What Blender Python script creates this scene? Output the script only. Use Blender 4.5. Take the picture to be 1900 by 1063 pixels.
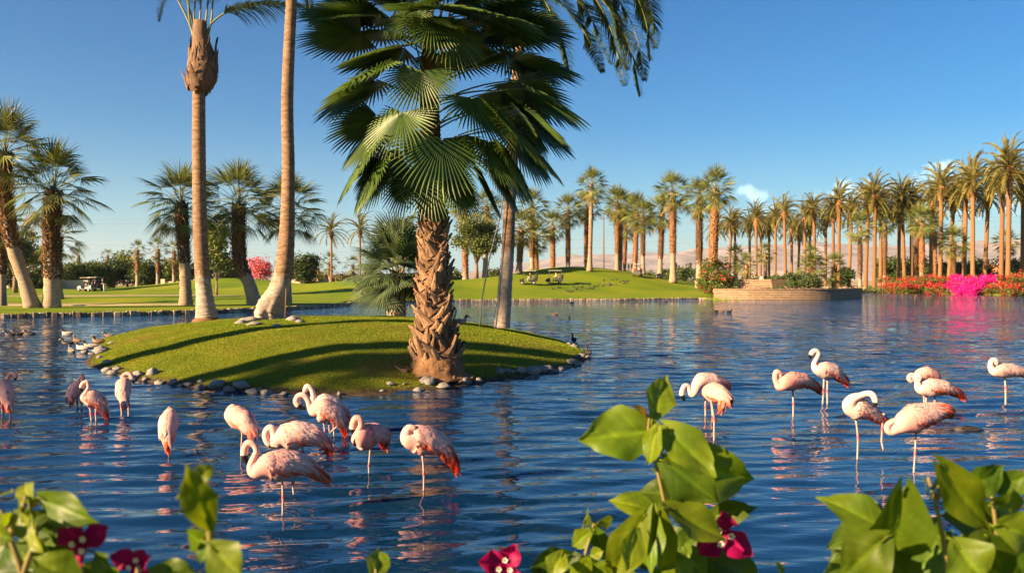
import bpy, math, random
import numpy as np
from mathutils import Vector, Matrix, noise as mnoise
for o in list(bpy.data.objects): bpy.data.objects.remove(o)
S = bpy.context.scene
C = S.collection
PI = math.pi
R = math.radians
FP, EYE, HZ = 1491.0, 2.3, 520.0            # focal length in photo pixels, eye height above the water, horizon row
PITCH = math.atan((531.5-HZ)/FP)
CP, SP = math.cos(PITCH), math.sin(PITCH)

# ------------------------------------------------------------------ camera
cam = bpy.data.cameras.new('camera'); camo = bpy.data.objects.new('camera', cam); C.objects.link(camo)
cam.sensor_width = 36.0; cam.lens = FP/1900*36.0
cam.clip_start = 0.05; cam.clip_end = 30000
camo.location = (0, 0, EYE); camo.rotation_euler = (PI/2-PITCH, 0, 0)
cam.dof.use_dof = True; cam.dof.focus_distance = 14.0; cam.dof.aperture_fstop = 10.0
S.camera = camo

# ------------------------------------------------------------------ sun and sky
SUN_AZ, SUN_EL = R(30), R(21)               # the light travels to +X, turned 30 degrees away from the camera
ldir = Vector((math.cos(SUN_AZ)*math.cos(SUN_EL), math.sin(SUN_AZ)*math.cos(SUN_EL), -math.sin(SUN_EL)))
sl = bpy.data.lights.new('sun', 'SUN'); slo = bpy.data.objects.new('sun', sl); C.objects.link(slo)
sl.energy = 5.0; sl.angle = R(0.5); sl.color = (1.0, 0.71, 0.41)
slo.rotation_euler = ldir.to_track_quat('-Z', 'Y').to_euler()
slo.location = (-60, -30, 40)
W = bpy.data.worlds.new('World'); S.world = W; W.use_nodes = True
wn, wl = W.node_tree.nodes, W.node_tree.links
wn.clear()
def wnode(t, **k):
    n = wn.new(t)
    for a, b in k.items(): setattr(n, a, b)
    return n
def wmath(op, a, b=None, c=None, clamp=False):
    n = wn.new('ShaderNodeMath'); n.operation = op; n.use_clamp = clamp
    for i, v in enumerate((a, b, c)):
        if v is None: continue
        if isinstance(v, (int, float)): n.inputs[i].default_value = v
        else: wl.new(v, n.inputs[i])
    return n.outputs[0]
sky = wnode('ShaderNodeTexSky', sky_type='NISHITA', sun_disc=False)
sky.sun_elevation = SUN_EL
sky.sun_rotation = math.atan2(-ldir.x, -ldir.y)
sky.altitude = 100; sky.air_density = 1.0; sky.dust_density = 0.25; sky.ozone_density = 2.5
hsv = wnode('ShaderNodeHueSaturation'); hsv.inputs['Saturation'].default_value = 1.75
hsv.inputs['Hue'].default_value = 0.5
wl.new(sky.outputs[0], hsv.inputs['Color'])
tc = wnode('ShaderNodeTexCoord'); sep = wnode('ShaderNodeSeparateXYZ'); wl.new(tc.outputs['Generated'], sep.inputs[0])
az = wmath('ARCTAN2', sep.outputs[0], sep.outputs[1]); el = wmath('ARCSINE', sep.outputs[2])
comb = wnode('ShaderNodeCombineXYZ'); wl.new(az, comb.inputs[0]); wl.new(el, comb.inputs[1])
n1 = wnode('ShaderNodeTexNoise'); n1.inputs['Scale'].default_value = 34; n1.inputs['Detail'].default_value = 9; n1.inputs['Roughness'].default_value = 0.62
wl.new(comb.outputs[0], n1.inputs['Vector'])
# small cumulus sitting low on the horizon: (azimuth, elevation, half width, half height, density)
def pe(px, py):
    x, y, z = (px-950)/FP, CP+(531.5-py)/FP*SP, (531.5-py)/FP*CP-SP
    return math.atan2(x, y), math.atan2(z, math.hypot(x, y))
clouds = [(*pe(1590, 362), .050, .022, 1.0), (*pe(1655, 372), .04, .018, .95), (*pe(1745, 330), .035, .022, .8), (*pe(1395, 362), .035, .018, .6), (*pe(1440, 395), .07, .02, .55),
          (*pe(1890, 360), .04, .02, .9), (*pe(1800, 385), .09, .02, .6), (*pe(150, 462), .09, .008, .35), (.95, .11, .06, .025, .9), (-1.3, .1, .07, .02, .7), (1.7, .12, .07, .025, .9), (2.6, .1, .08, .02, .7), (-2.2, .1, .08, .02, .7)]
mask = None
for a0, e0, wa, we, dn in clouds:
    da = wmath('DIVIDE', wmath('SUBTRACT', az, a0), wa); de = wmath('DIVIDE', wmath('SUBTRACT', el, e0), we)
    g = wmath('SUBTRACT', 1.0, wmath('ADD', wmath('MULTIPLY', da, da), wmath('MULTIPLY', de, de)))
    g = wmath('SUBTRACT', wmath('MAXIMUM', g, -2.5), 1.0-dn)
    mask = g if mask is None else wmath('MAXIMUM', mask, g)
dens = wmath('MULTIPLY', wmath('SUBTRACT', wmath('ADD', mask, wmath('MULTIPLY', wmath('SUBTRACT', n1.outputs[0], .5), 3.6)), .30), 1.8, clamp=True)
dens = wmath('MULTIPLY', dens, .88)
cmix = wnode('ShaderNodeMix', data_type='RGBA'); wl.new(dens, cmix.inputs[0])
hzf = wmath('MULTIPLY', wmath('EXPONENT', wmath('DIVIDE', wmath('MAXIMUM', el, 0.0), -.12)), .8)
hmix = wnode('ShaderNodeMix', data_type='RGBA'); wl.new(hzf, hmix.inputs[0]); wl.new(hsv.outputs[0], hmix.inputs[6]); hmix.inputs[7].default_value = (4.6, 5.3, 5.9, 1)
wl.new(hmix.outputs[2], cmix.inputs[6]); cmix.inputs[7].default_value = (12, 11, 10.6, 1)
bg = wnode('ShaderNodeBackground'); bg.inputs['Strength'].default_value = 0.05
tint = wnode('ShaderNodeMix', data_type='RGBA', blend_type='MULTIPLY'); tint.inputs[0].default_value = 1; tint.inputs[7].default_value = (.38, .62, .70, 1)
wl.new(cmix.outputs[2], tint.inputs[6]); wl.new(tint.outputs[2], bg.inputs['Color'])
wo = wnode('ShaderNodeOutputWorld'); wl.new(bg.outputs[0], wo.inputs['Surface'])
S.view_settings.view_transform = 'Standard'; S.view_settings.look = 'None'
S.view_settings.exposure = 1.95; S.view_settings.gamma = 1.0; S.view_settings.use_curve_mapping = False
cy = S.cycles
cy.use_denoising = True; cy.max_bounces = 7; cy.diffuse_bounces = 3; cy.glossy_bounces = 3; cy.transmission_bounces = 4
cy.transparent_max_bounces = 6; cy.volume_bounces = 0
cy.caustics_reflective = False; cy.caustics_refractive = False; cy.sample_clamp_indirect = 6.0

# ------------------------------------------------------------------ pixel <-> place
def rayd(px, py):
    u, v = (px-950)/FP, (531.5-py)/FP
    return u, CP+v*SP, v*CP-SP
def at(px, py, d):
    u, y, z = rayd(px, py); k = d/y
    return Vector((u*k, d, EYE+z*k))
def onz(px, py, z0=0.0):
    u, y, z = rayd(px, py); k = (z0-EYE)/z
    return Vector((u*k, y*k, z0))

# ------------------------------------------------------------------ mesh helpers
def tag(o, label=None, cat=None, group=None, kind=None):
    if label: o['label'] = label
    if cat: o['category'] = cat
    if group: o['group'] = group
    if kind: o['kind'] = kind
    return o
def link(name, me, parent=None, loc=None):
    o = bpy.data.objects.new(name, me); C.objects.link(o)
    if parent is not None: o.parent = parent
    if loc is not None: o.location = loc
    return o
def empty(name, loc, label=None, cat=None, group=None):
    o = bpy.data.objects.new(name, None); o.empty_display_size = .2; C.objects.link(o); o.location = loc
    return tag(o, label, cat, group)
class MB:
    def __init__(s): s.v, s.f, s.m, s.c = [], [], [], []
    def add(s, vs, fs, mi=0, col=(1, 1, 1)):
        b = len(s.v)
        s.v.extend([tuple(p) for p in vs])
        for f in fs: s.f.append(tuple(i+b for i in f)); s.m.append(mi)
        if len(vs) and isinstance(col[0], (tuple, list)): s.c.extend(col)
        else: s.c.extend([col]*len(vs))
    def rings(s, rings, mi=0, col=(1, 1, 1), cap0=True, cap1=True):
        n = len(rings[0]); vs = [p for r in rings for p in r]; fs = []
        for i in range(len(rings)-1):
            for j in range(n):
                k = (j+1) % n
                fs.append((i*n+j, i*n+k, (i+1)*n+k, (i+1)*n+j))
        if cap0: fs.append(tuple(range(n-1, -1, -1)))
        if cap1: fs.append(tuple((len(rings)-1)*n+j for j in range(n)))
        if isinstance(col[0], (tuple, list)): col = [c for c in col for _ in range(n)]
        s.add(vs, fs, mi, col)
    def tube(s, pts, rad, n=6, mi=0, col=(1, 1, 1), caps=True, squash=1.0):
        pts = [Vector(p) for p in pts]
        if isinstance(rad, (int, float)): rad = [rad]*len(pts)
        prev = None; rings = []
        for i, p in enumerate(pts):
            t = (pts[min(i+1, len(pts)-1)]-pts[max(i-1, 0)])
            t = t.normalized() if t.length > 1e-9 else Vector((0, 0, 1))
            if prev is None:
                a = Vector((1, 0, 0)) if abs(t.x) < .9 else Vector((0, 1, 0))
                sd = t.cross(a).normalized()
            else:
                sd = (prev-t*prev.dot(t)); sd = sd.normalized() if sd.length > 1e-6 else t.orthogonal().normalized()
            prev = sd; up = t.cross(sd)
            rings.append([p+(sd*math.cos(2*PI*j/n)+up*math.sin(2*PI*j/n)*squash)*rad[i] for j in range(n)])
        s.rings(rings, mi, col, caps, caps)
    def box(s, c, d, mi=0, col=(1, 1, 1), rz=0.0, bev=0.0):
        x, y, z = d[0]/2, d[1]/2, d[2]/2; ca, sa = math.cos(rz), math.sin(rz)
        if bev > 0:
            b = min(bev, x*.9, y*.9, z*.9); pr = [(x-b, y), (x, y-b)]
            rg = []
            for zz, k in ((-z, b), (-z+b, 0), (z-b, 0), (z, b)):
                xx, yy = x-k, y-k
                ring = [(xx-b, -yy), (xx, -yy+b), (xx, yy-b), (xx-b, yy), (-xx+b, yy), (-xx, yy-b), (-xx, -yy+b), (-xx+b, -yy)]
                rg.append([(c[0]+ca*a-sa*bb, c[1]+sa*a+ca*bb, c[2]+zz) for a, bb in ring])
            s.rings(rg, mi, col); return
        vs = [(c[0]+ca*a-sa*b, c[1]+sa*a+ca*b, c[2]+e) for e in (-z, z) for a, b in ((-x, -y), (x, -y), (x, y), (-x, y))]
        s.add(vs, [(3, 2, 1, 0), (4, 5, 6, 7), (0, 1, 5, 4), (1, 2, 6, 5), (2, 3, 7, 6), (3, 0, 4, 7)], mi, col)
    def mesh(s, name, mats, smooth=True):
        me = bpy.data.meshes.new(name); me.from_pydata(s.v, [], s.f)
        for m in (mats if isinstance(mats, (list, tuple)) else [mats]): me.materials.append(m)
        me.polygons.foreach_set('material_index', s.m)
        me.polygons.foreach_set('use_smooth', [smooth]*len(s.f))
        ca = me.color_attributes.new('Col', 'FLOAT_COLOR', 'POINT')
        ca.data.foreach_set('color', np.array([(c[0], c[1], c[2], 1.0) for c in s.c], dtype=np.float32).ravel())
        me.update()
        return me
    def build(s, name, mats, parent=None, smooth=True, loc=None):
        return link(name, s.mesh(name, mats, smooth), parent, loc)
def npmesh(name, V, Fq, mats, smooth=False, col=None, k=4):
    """vertices (N,3) and faces (M,k) from arrays"""
    me = bpy.data.meshes.new(name)
    V = np.asarray(V, dtype=np.float32); Fq = np.asarray(Fq, dtype=np.int32); M = len(Fq)
    me.vertices.add(len(V)); me.vertices.foreach_set('co', V.ravel())
    me.loops.add(M*k); me.loops.foreach_set('vertex_index', Fq.ravel())
    me.polygons.add(M)
    me.polygons.foreach_set('loop_start', np.arange(0, M*k, k, dtype=np.int32))
    me.polygons.foreach_set('loop_total', np.full(M, k, dtype=np.int32))
    me.polygons.foreach_set('use_smooth', np.full(M, smooth, dtype=bool))
    for m in (mats if isinstance(mats, (list, tuple)) else [mats]): me.materials.append(m)
    if col is not None:
        ca = me.color_attributes.new('Col', 'FLOAT_COLOR', 'POINT')
        cc = np.ones((len(V), 4), dtype=np.float32); cc[:, :3] = col
        ca.data.foreach_set('color', cc.ravel())
    me.update(calc_edges=True); me.validate()
    return me
def grid_faces(nr, nc):
    i = np.arange(nr-1)[:, None]*nc+np.arange(nc-1)[None, :]
    return np.stack([i, i+1, i+nc+1, i+nc], -1).reshape(-1, 4)
def catmull(pts, per=6):
    P = [Vector(p) for p in pts]; out = []
    for i in range(len(P)-1):
        a, b, c, d = P[max(i-1, 0)], P[i], P[i+1], P[min(i+2, len(P)-1)]
        for k in range(per):
            t = k/per
            out.append(.5*((2*b)+(c-a)*t+(2*a-5*b+4*c-d)*t*t+(3*b-a-3*c+d)*t**3))
    out.append(P[-1].copy()); return out
def lerp(a, b, t): return a+(b-a)*t
def interp(xs, ys, x): return float(np.interp(x, xs, ys))

# ------------------------------------------------------------------ materials
def newmat(name):
    m = bpy.data.materials.new(name); m.use_nodes = True
    n = m.node_tree.nodes; n.clear(); return m, n, m.node_tree.links
def pmat(name, c1, c2=None, scale=5.0, rough=.7, bump=0.0, bscale=None, vcol=False, spec=.3, trans=0.0, tcol=None, rnd=.0, stretch=(1, 1, 1), detail=5, coord='Object', contrast=1.0, bdist=.02, sss=0.0):
    m, n, l = newmat(name)
    out = n.new('ShaderNodeOutputMaterial'); b = n.new('ShaderNodeBsdfPrincipled')
    b.inputs['Roughness'].default_value = rough; b.inputs['Specular IOR Level'].default_value = spec
    t = n.new('ShaderNodeTexCoord'); mp = n.new('ShaderNodeMapping'); mp.inputs['Scale'].default_value = stretch
    l.new(t.outputs[coord], mp.inputs[0])
    nz = n.new('ShaderNodeTexNoise'); nz.inputs['Scale'].default_value = scale; nz.inputs['Detail'].default_value = detail
    l.new(mp.outputs[0], nz.inputs['Vector'])
    rp = n.new('ShaderNodeValToRGB'); rp.color_ramp.elements[0].position = .5-.25/contrast; rp.color_ramp.elements[1].position = .5+.25/contrast
    rp.color_ramp.elements[0].color = (*c1, 1); rp.color_ramp.elements[1].color = (*(c2 or c1), 1)
    l.new(nz.outputs[0], rp.inputs[0]); col = rp.outputs[0]
    if vcol:
        a = n.new('ShaderNodeAttribute'); a.attribute_name = 'Col'
        mx = n.new('ShaderNodeMix'); mx.data_type = 'RGBA'; mx.blend_type = 'MULTIPLY'; mx.inputs[0].default_value = 1
        l.new(col, mx.inputs[6]); l.new(a.outputs['Color'], mx.inputs[7]); col = mx.outputs[2]
    if rnd:
        oi = n.new('ShaderNodeObjectInfo'); h = n.new('ShaderNodeHueSaturation')
        mr = n.new('ShaderNodeMapRange'); mr.inputs[3].default_value = 1-rnd; mr.inputs[4].default_value = 1+rnd
        l.new(oi.outputs['Random'], mr.inputs[0]); l.new(mr.outputs[0], h.inputs['Value']); l.new(col, h.inputs['Color']); col = h.outputs[0]
    l.new(col, b.inputs['Base Color'])
    if bump:
        nb = nz
        if bscale:
            nb = n.new('ShaderNodeTexNoise'); nb.inputs['Scale'].default_value = bscale; nb.inputs['Detail'].default_value = 6
            l.new(mp.outputs[0], nb.inputs['Vector'])
        bp = n.new('ShaderNodeBump'); bp.inputs['Strength'].default_value = bump; bp.inputs['Distance'].default_value = bdist
        l.new(nb.outputs[0], bp.inputs['Height']); l.new(bp.outputs[0], b.inputs['Normal'])
    if sss:
        b.inputs['Subsurface Weight'].default_value = sss; b.inputs['Subsurface Radius'].default_value = (.05, .02, .012)
    if trans:
        tr = n.new('ShaderNodeBsdfTranslucent'); ms = n.new('ShaderNodeMixShader'); ms.inputs[0].default_value = trans
        if tcol:
            mt = n.new('ShaderNodeMix'); mt.data_type = 'RGBA'; mt.blend_type = 'MULTIPLY'; mt.inputs[0].default_value = 1
            l.new(col, mt.inputs[6]); mt.inputs[7].default_value = (*tcol, 1); l.new(mt.outputs[2], tr.inputs[0])
        else: l.new(col, tr.inputs[0])
        l.new(b.outputs[0], ms.inputs[1]); l.new(tr.outputs[0], ms.inputs[2]); l.new(ms.outputs[0], out.inputs[0])
    else: l.new(b.outputs[0], out.inputs[0])
    return m
M = {}
M['fan_near'] = pmat('fan_leaf_near', (.042, .09, .018), (.085, .14, .025), 3, .40, spec=.45, vcol=True, trans=.25, tcol=(1.6, 1.5, .6), rnd=.25)
M['fan_far'] = pmat('fan_leaf', (.10, .135, .03), (.17, .19, .05), 2, .5, spec=.3, vcol=True, trans=.3, tcol=(1.3, 1.2, .6), rnd=.3)
M['fan_dry'] = pmat('fan_leaf_dry', (.17, .16, .045), (.27, .22, .075), 2, .6, spec=.2, vcol=True, trans=.25, rnd=.3)
M['fan_blue'] = pmat('fan_leaf_blue', (.06, .105, .05), (.12, .17, .085), 2, .5, spec=.3, vcol=True, trans=.25, tcol=(1.2, 1.2, .7), rnd=.25)
M['date_leaf'] = pmat('date_leaf', (.20, .18, .045), (.31, .26, .07), 2, .5, spec=.3, trans=.25, tcol=(1.2, 1.1, .6), rnd=.25)
M['queen_leaf'] = pmat('queen_leaf', (.03, .06, .022), (.07, .11, .035), 2, .45, spec=.35, trans=.2, tcol=(1.3, 1.2, .6), rnd=.2)
M['petiole'] = pmat('petiole', (.16, .19, .05), (.25, .22, .08), 4, .5)
M['boot'] = pmat('boot', (.13, .066, .032), (.33, .205, .115), 9, .85, bump=.7, bscale=36, rnd=.4, stretch=(3, 3, 1))
M['boot_far'] = pmat('boot_far', (.17, .07, .025), (.33, .16, .065), 5, .9, bump=.3, bscale=20, vcol=True, rnd=.15)
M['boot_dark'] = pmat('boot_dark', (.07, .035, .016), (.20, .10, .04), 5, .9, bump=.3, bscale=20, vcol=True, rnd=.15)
M['core'] = pmat('trunk_fibre', (.10, .045, .018), (.24, .13, .06), 10, .9, bump=.8, bscale=24, stretch=(1, 1, .4))
M['date_trunk'] = pmat('date_trunk', (.15, .07, .028), (.27, .14, .06), 6, .9, bump=.6, bscale=12, rnd=.15)
M['pale_trunk'] = pmat('pale_trunk', (.22, .15, .10), (.38, .28, .19), 3, .9, bump=.4, bscale=9, rnd=.12, stretch=(1, 1, 2.5))
M['stem_green'] = pmat('stem_green', (.16, .2, .05), (.25, .24, .07), 30, .5)
M['bark'] = pmat('bark', (.14, .09, .055), (.26, .18, .12), 6, .9, bump=.5, bscale=20)
M['leaf_tree'] = pmat('tree_leaf', (.045, .075, .018), (.11, .14, .035), 1.2, .55, vcol=True, trans=.25, tcol=(1.4, 1.3, .6))
M['rock'] = pmat('rock', (.14, .13, .12), (.33, .30, .27), 5, .85, bump=.6, bscale=14, rnd=.25)
M['plain'] = pmat('painted_surface', (1, 1, 1), None, 5, .5, vcol=True)
M['skin_cloth'] = pmat('cloth_and_skin', (1, 1, 1), None, 5, .8, vcol=True)
M['feather'] = pmat('feather', (.88, .88, .88), (1, 1, 1), 14, .75, vcol=True, spec=.15, trans=.12, bump=.3, bscale=60, bdist=.01)
M['bird'] = pmat('bird_plumage', (.85, .85, .85), (1, 1, 1), 12, .6, vcol=True)
M['metal'] = pmat('grey_metal', (.16, .16, .16), (.24, .23, .22), 8, .45)
M['wood_pole'] = pmat('pole_wood', (.13, .075, .045), (.22, .13, .08), 6, .85, bump=.3, stretch=(4, 4, .3))
M['plaster'] = pmat('plaster', (.50, .40, .29), (.58, .47, .35), 1.5, .9, bump=.2, bscale=30)
# ================================================================== SETTING
rng = np.random.default_rng(7)
LAKE = np.array([(-22, 3), (-10, 2.6), (0, 3.0), (15, 3.5), (45, 6), (80, 25), (98, 60), (98, 105), (78, 122), (73.5, 132), (70, 149), (72, 164), (56, 166), (49, 150), (47, 112),
                 (45, 104), (41, 98.5), (35, 95), (29, 94.2), (25, 95.5), (22.5, 97), (12.4, 92.7), (0, 90), (-6.5, 88), (-13.7, 82), (-15.8, 79), (-15.2, 75), (-14.6, 71.5), (-16, 66), (-18, 60),
                 (-21.5, 54), (-26, 51.5), (-31, 49), (-40, 46), (-46, 40), (-40, 30), (-28, 22), (-23, 14)], dtype=float)
POND = np.array([(-60, 66.5), (-34, 66.5), (-29, 68.5), (-31, 72.5), (-60, 73.5)], dtype=float)
def sdist(poly, x, y):
    """signed distance to a polygon, positive outside"""
    x = np.asarray(x, float); y = np.asarray(y, float)
    best = np.full(x.shape, 1e18); inside = np.zeros(x.shape, bool)
    n = len(poly)
    for i in range(n):
        ax, ay = poly[i]; bx, by = poly[(i+1) % n]
        ex, ey = bx-ax, by-ay
        t = np.clip(((x-ax)*ex+(y-ay)*ey)/(ex*ex+ey*ey), 0, 1)
        best = np.minimum(best, (x-ax-t*ex)**2+(y-ay-t*ey)**2)
        c = ((ay > y) != (by > y)) & (x < (bx-ax)*(y-ay)/((by-ay) if by != ay else 1e-9)+ax)
        inside ^= c
    d = np.sqrt(best); return np.where(inside, -d, d)
def sstep(a, b, x):
    t = np.clip((x-a)/(b-a), 0, 1); return t*t*(3-2*t)
MOUNDS = [(-47, 134, 14, 17, 2.1), (-16, 113, 10, 12, 1.7), (9.5, 136, 15, 17, 3.9), (-28, 118, 12, 14, .9), (-2, 120, 9, 12, 1.3), (26, 140, 14, 14, 1.2), (-110, 130, 22, 25, 1.0)]
def gz(x, y):
    x = np.asarray(x, float); y = np.asarray(y, float)
    dl = sdist(LAKE, x, y); dp = sdist(POND, x, y)
    left = sstep(-13, -17, x)*sstep(40, 46, y)
    edge = .16+.15*left
    z = edge+.22*sstep(0, 22, dl)
    for cx, cy, sx, sy, a in MOUNDS:
        z = z+a*np.exp(-((x-cx)/sx)**2-((y-cy)/sy)**2)*sstep(0, 14, dl)
    z = z+.05*np.sin(x*.23+1)*np.sin(y*.19)*sstep(0, 8, dl)
    near = sstep(9, -1, y)
    z = z+near*.45*sstep(0, 3, dl)
    z = np.where((dp < 9) & (y < 80) & (x < -20), np.minimum(z, .05+.05*np.maximum(dp, 0)), z)
    z = np.where(dl < 0, np.maximum(-.9, -.1+dl*1.2), z)
    z = np.where(dp < 0, np.maximum(-.6, -.05+dl*0+dp*.5), z)
    return z
def gz1(x, y): return float(gz(np.array([x]), np.array([y]))[0])
def ghit(px, py, d0=40, d1=420):
    """where the view of a photo pixel meets the lawn"""
    ds = np.linspace(d0, d1, 1600); u, yy, zz = rayd(px, py)
    k = ds/yy; X = u*k; Z = EYE+zz*k
    below = np.nonzero(Z <= gz(X, ds))[0]
    i = below[0] if len(below) else len(ds)-1
    return Vector((X[i], ds[i], float(gz(X[i:i+1], ds[i:i+1])[0])))
def gpt(px, d):
    x = (px-950)/FP*d
    return Vector((x, d, gz1(x, d)))

# ---- ground: one sheet out to the horizon
def axis(lo, hi, step, far, grow=1.22):
    a = list(np.arange(lo, hi+1e-6, step)); s = step; x = hi
    while x < far: s *= grow; x += s; a.append(x)
    s = step; x = lo; pre = []
    while x > -far: s *= grow; x -= s; pre.append(x)
    return np.array(pre[::-1]+a)
gx = axis(-62, 84, .55, 7400); gy = axis(40, 168, .55, 7400)
gy = np.array(sorted(set(list(gy[gy < -8])+list(np.arange(-8, 40, .8))+list(gy[gy >= 40]))))
GX, GY = np.meshgrid(gx, gy)
GZ = gz(GX.ravel(), GY.ravel()).reshape(GX.shape)
V = np.stack([GX, GY, GZ], -1).reshape(-1, 3)
dpp = sdist(POND, V[:, 0], V[:, 1])
rr = np.hypot(V[:, 0], V[:, 1]-60)
sand = sstep(190, 250, rr+12*np.sin(V[:, 0]*.05))
sand = np.maximum(sand, np.where(V[:, 1] > 69, sstep(2.6, .8, dpp), 0))
sand = np.maximum(sand, .8*sstep(3.4, 2.2, np.hypot((V[:, 0]+46)/5, (V[:, 1]-92)/1.6)))
m, n, l = newmat('lawn_ground')
out = n.new('ShaderNodeOutputMaterial'); b = n.new('ShaderNodeBsdfPrincipled'); b.inputs['Roughness'].default_value = .9; b.inputs['Specular IOR Level'].default_value = .1
tcn = n.new('ShaderNodeTexCoord')
def nz(scale, det=4):
    q = n.new('ShaderNodeTexNoise'); q.inputs['Scale'].default_value = scale; q.inputs['Detail'].default_value = det; l.new(tcn.outputs['Object'], q.inputs['Vector']); return q
def ramp(src, stops):
    r = n.new('ShaderNodeValToRGB'); e = r.color_ramp.elements
    while len(e) < len(stops): e.new(.5)
    for i, (p, c) in enumerate(stops): e[i].position = p; e[i].color = (*c, 1)
    l.new(src, r.inputs[0]); return r.outputs[0]
def mixc(f, a, bb, mode='MIX'):
    q = n.new('ShaderNodeMix'); q.data_type = 'RGBA'; q.blend_type = mode
    if isinstance(f, float): q.inputs[0].default_value = f
    else: l.new(f, q.inputs[0])
    l.new(a, q.inputs[6]); l.new(bb, q.inputs[7]); return q.outputs[2]
g1 = ramp(nz(.11, 5).outputs[0], [(.3, (.11, .19, .008)), (.5, (.18, .25, .010)), (.72, (.27, .275, .02))])
g2 = ramp(nz(9, 6).outputs[0], [(.25, (.45, .5, .4)), (.7, (1.15, 1.1, 1))])
gcol = mixc(1.0, g1, g2, 'MULTIPLY')
scol = ramp(nz(.4, 6).outputs[0], [(.3, (.28, .2, .12)), (.7, (.46, .35, .22))])
at_ = n.new('ShaderNodeAttribute'); at_.attribute_name = 'Col'
l.new(mixc(at_.outputs['Fac'], gcol, scol), b.inputs['Base Color'])
bp = n.new('ShaderNodeBump'); bp.inputs['Strength'].default_value = .6; bp.inputs['Distance'].default_value = .05
l.new(nz(14, 6).outputs[0], bp.inputs['Height']); l.new(bp.outputs[0], b.inputs['Normal']); l.new(b.outputs[0], out.inputs[0])
M['lawn'] = m
me = npmesh('ground', V, grid_faces(len(gy), len(gx)), M['lawn'], True, col=np.stack([sand]*3, -1))
tag(link('ground', me), 'golf course lawn around the lake running out to dry desert', 'ground', kind='structure')

# ---- water with real waves near the camera, finer ripples in its material
m, n, l = newmat('lake_water')
out = n.new('ShaderNodeOutputMaterial'); b = n.new('ShaderNodeBsdfPrincipled')
b.inputs['Base Color'].default_value = (.002, .020, .062, 1); b.inputs['Roughness'].default_value = .03; b.inputs['IOR'].default_value = 1.58
tcn = n.new('ShaderNodeTexCoord')
mp = n.new('ShaderNodeMapping'); mp.inputs['Scale'].default_value = (.62, 1.5, 1); mp.inputs['Rotation'].default_value = (0, 0, R(-7)); l.new(tcn.outputs['Object'], mp.inputs[0])
q1 = n.new('ShaderNodeTexNoise'); q1.inputs['Scale'].default_value = 1.35; q1.inputs['Detail'].default_value = 3; q1.inputs['Distortion'].default_value = .5; l.new(mp.outputs[0], q1.inputs['Vector'])
q2 = n.new('ShaderNodeTexNoise'); q2.inputs['Scale'].default_value = 5.5; q2.inputs['Detail'].default_value = 2; l.new(mp.outputs[0], q2.inputs['Vector'])
q3 = n.new('ShaderNodeTexNoise'); q3.inputs['Scale'].default_value = .05; q3.inputs['Detail'].default_value = 2; l.new(tcn.outputs['Object'], q3.inputs['Vector'])
b1 = n.new('ShaderNodeBump'); b1.inputs['Strength'].default_value = 1; b1.inputs['Distance'].default_value = .07; l.new(q1.outputs[0], b1.inputs['Height'])
b2 = n.new('ShaderNodeBump'); b2.inputs['Strength'].default_value = .5; b2.inputs['Distance'].default_value = .012; l.new(q2.outputs[0], b2.inputs['Height']); l.new(b1.outputs[0], b2.inputs['Normal'])
spx = n.new('ShaderNodeSeparateXYZ'); l.new(tcn.outputs['Object'], spx.inputs[0])
mrw = n.new('ShaderNodeMapRange'); mrw.inputs[1].default_value = 9; mrw.inputs[2].default_value = 34; mrw.inputs[3].default_value = .018; mrw.inputs[4].default_value = .20
l.new(spx.outputs[1], mrw.inputs[0]); q3m = n.new('ShaderNodeMapRange'); q3m.inputs[1].default_value = .35; q3m.inputs[2].default_value = .65; q3m.inputs[3].default_value = .55; q3m.inputs[4].default_value = 1.35; l.new(q3.outputs[0], q3m.inputs[0])
mm_ = n.new('ShaderNodeMath'); mm_.operation = 'MULTIPLY'; l.new(mrw.outputs[0], mm_.inputs[0]); l.new(q3m.outputs[0], mm_.inputs[1]); l.new(mm_.outputs[0], b1.inputs['Distance'])
l.new(b2.outputs[0], b.inputs['Normal']); l.new(b.outputs[0], out.inputs[0])
M['water'] = m
rows = [2.0]
while rows[-1] < 175: rows.append(rows[-1]+max(.04, .0042*rows[-1]))
rows = np.array(rows)
us = np.concatenate([[-14, -7, -4, -2.5, -1.6, -1.1], np.linspace(-.8, .8, 300), [1.1, 1.6, 2.5, 4, 7, 14]])
WX = us[None, :]*np.maximum(rows[:, None], 4.0); WY = np.repeat(rows[:, None], len(us), 1)
WZ = np.zeros_like(WX)
rw = random.Random(5)
sp = np.maximum(.04, .0042*rows)[:, None]*1.0
for i in range(64):
    lam = .24*(4.2**rw.random()); th = PI/2+R(8)+rw.gauss(0, .24)
    k = 2*PI/lam; a = .0034*lam*rw.uniform(.5, 1.3)
    fade = np.clip((lam/sp-3)/4, 0, 1)
    WZ += a*fade*np.sin(k*(math.cos(th)*WX+math.sin(th)*WY)+rw.uniform(0, 7)+.6*np.sin(WX*.35*rw.random()+i))
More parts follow.
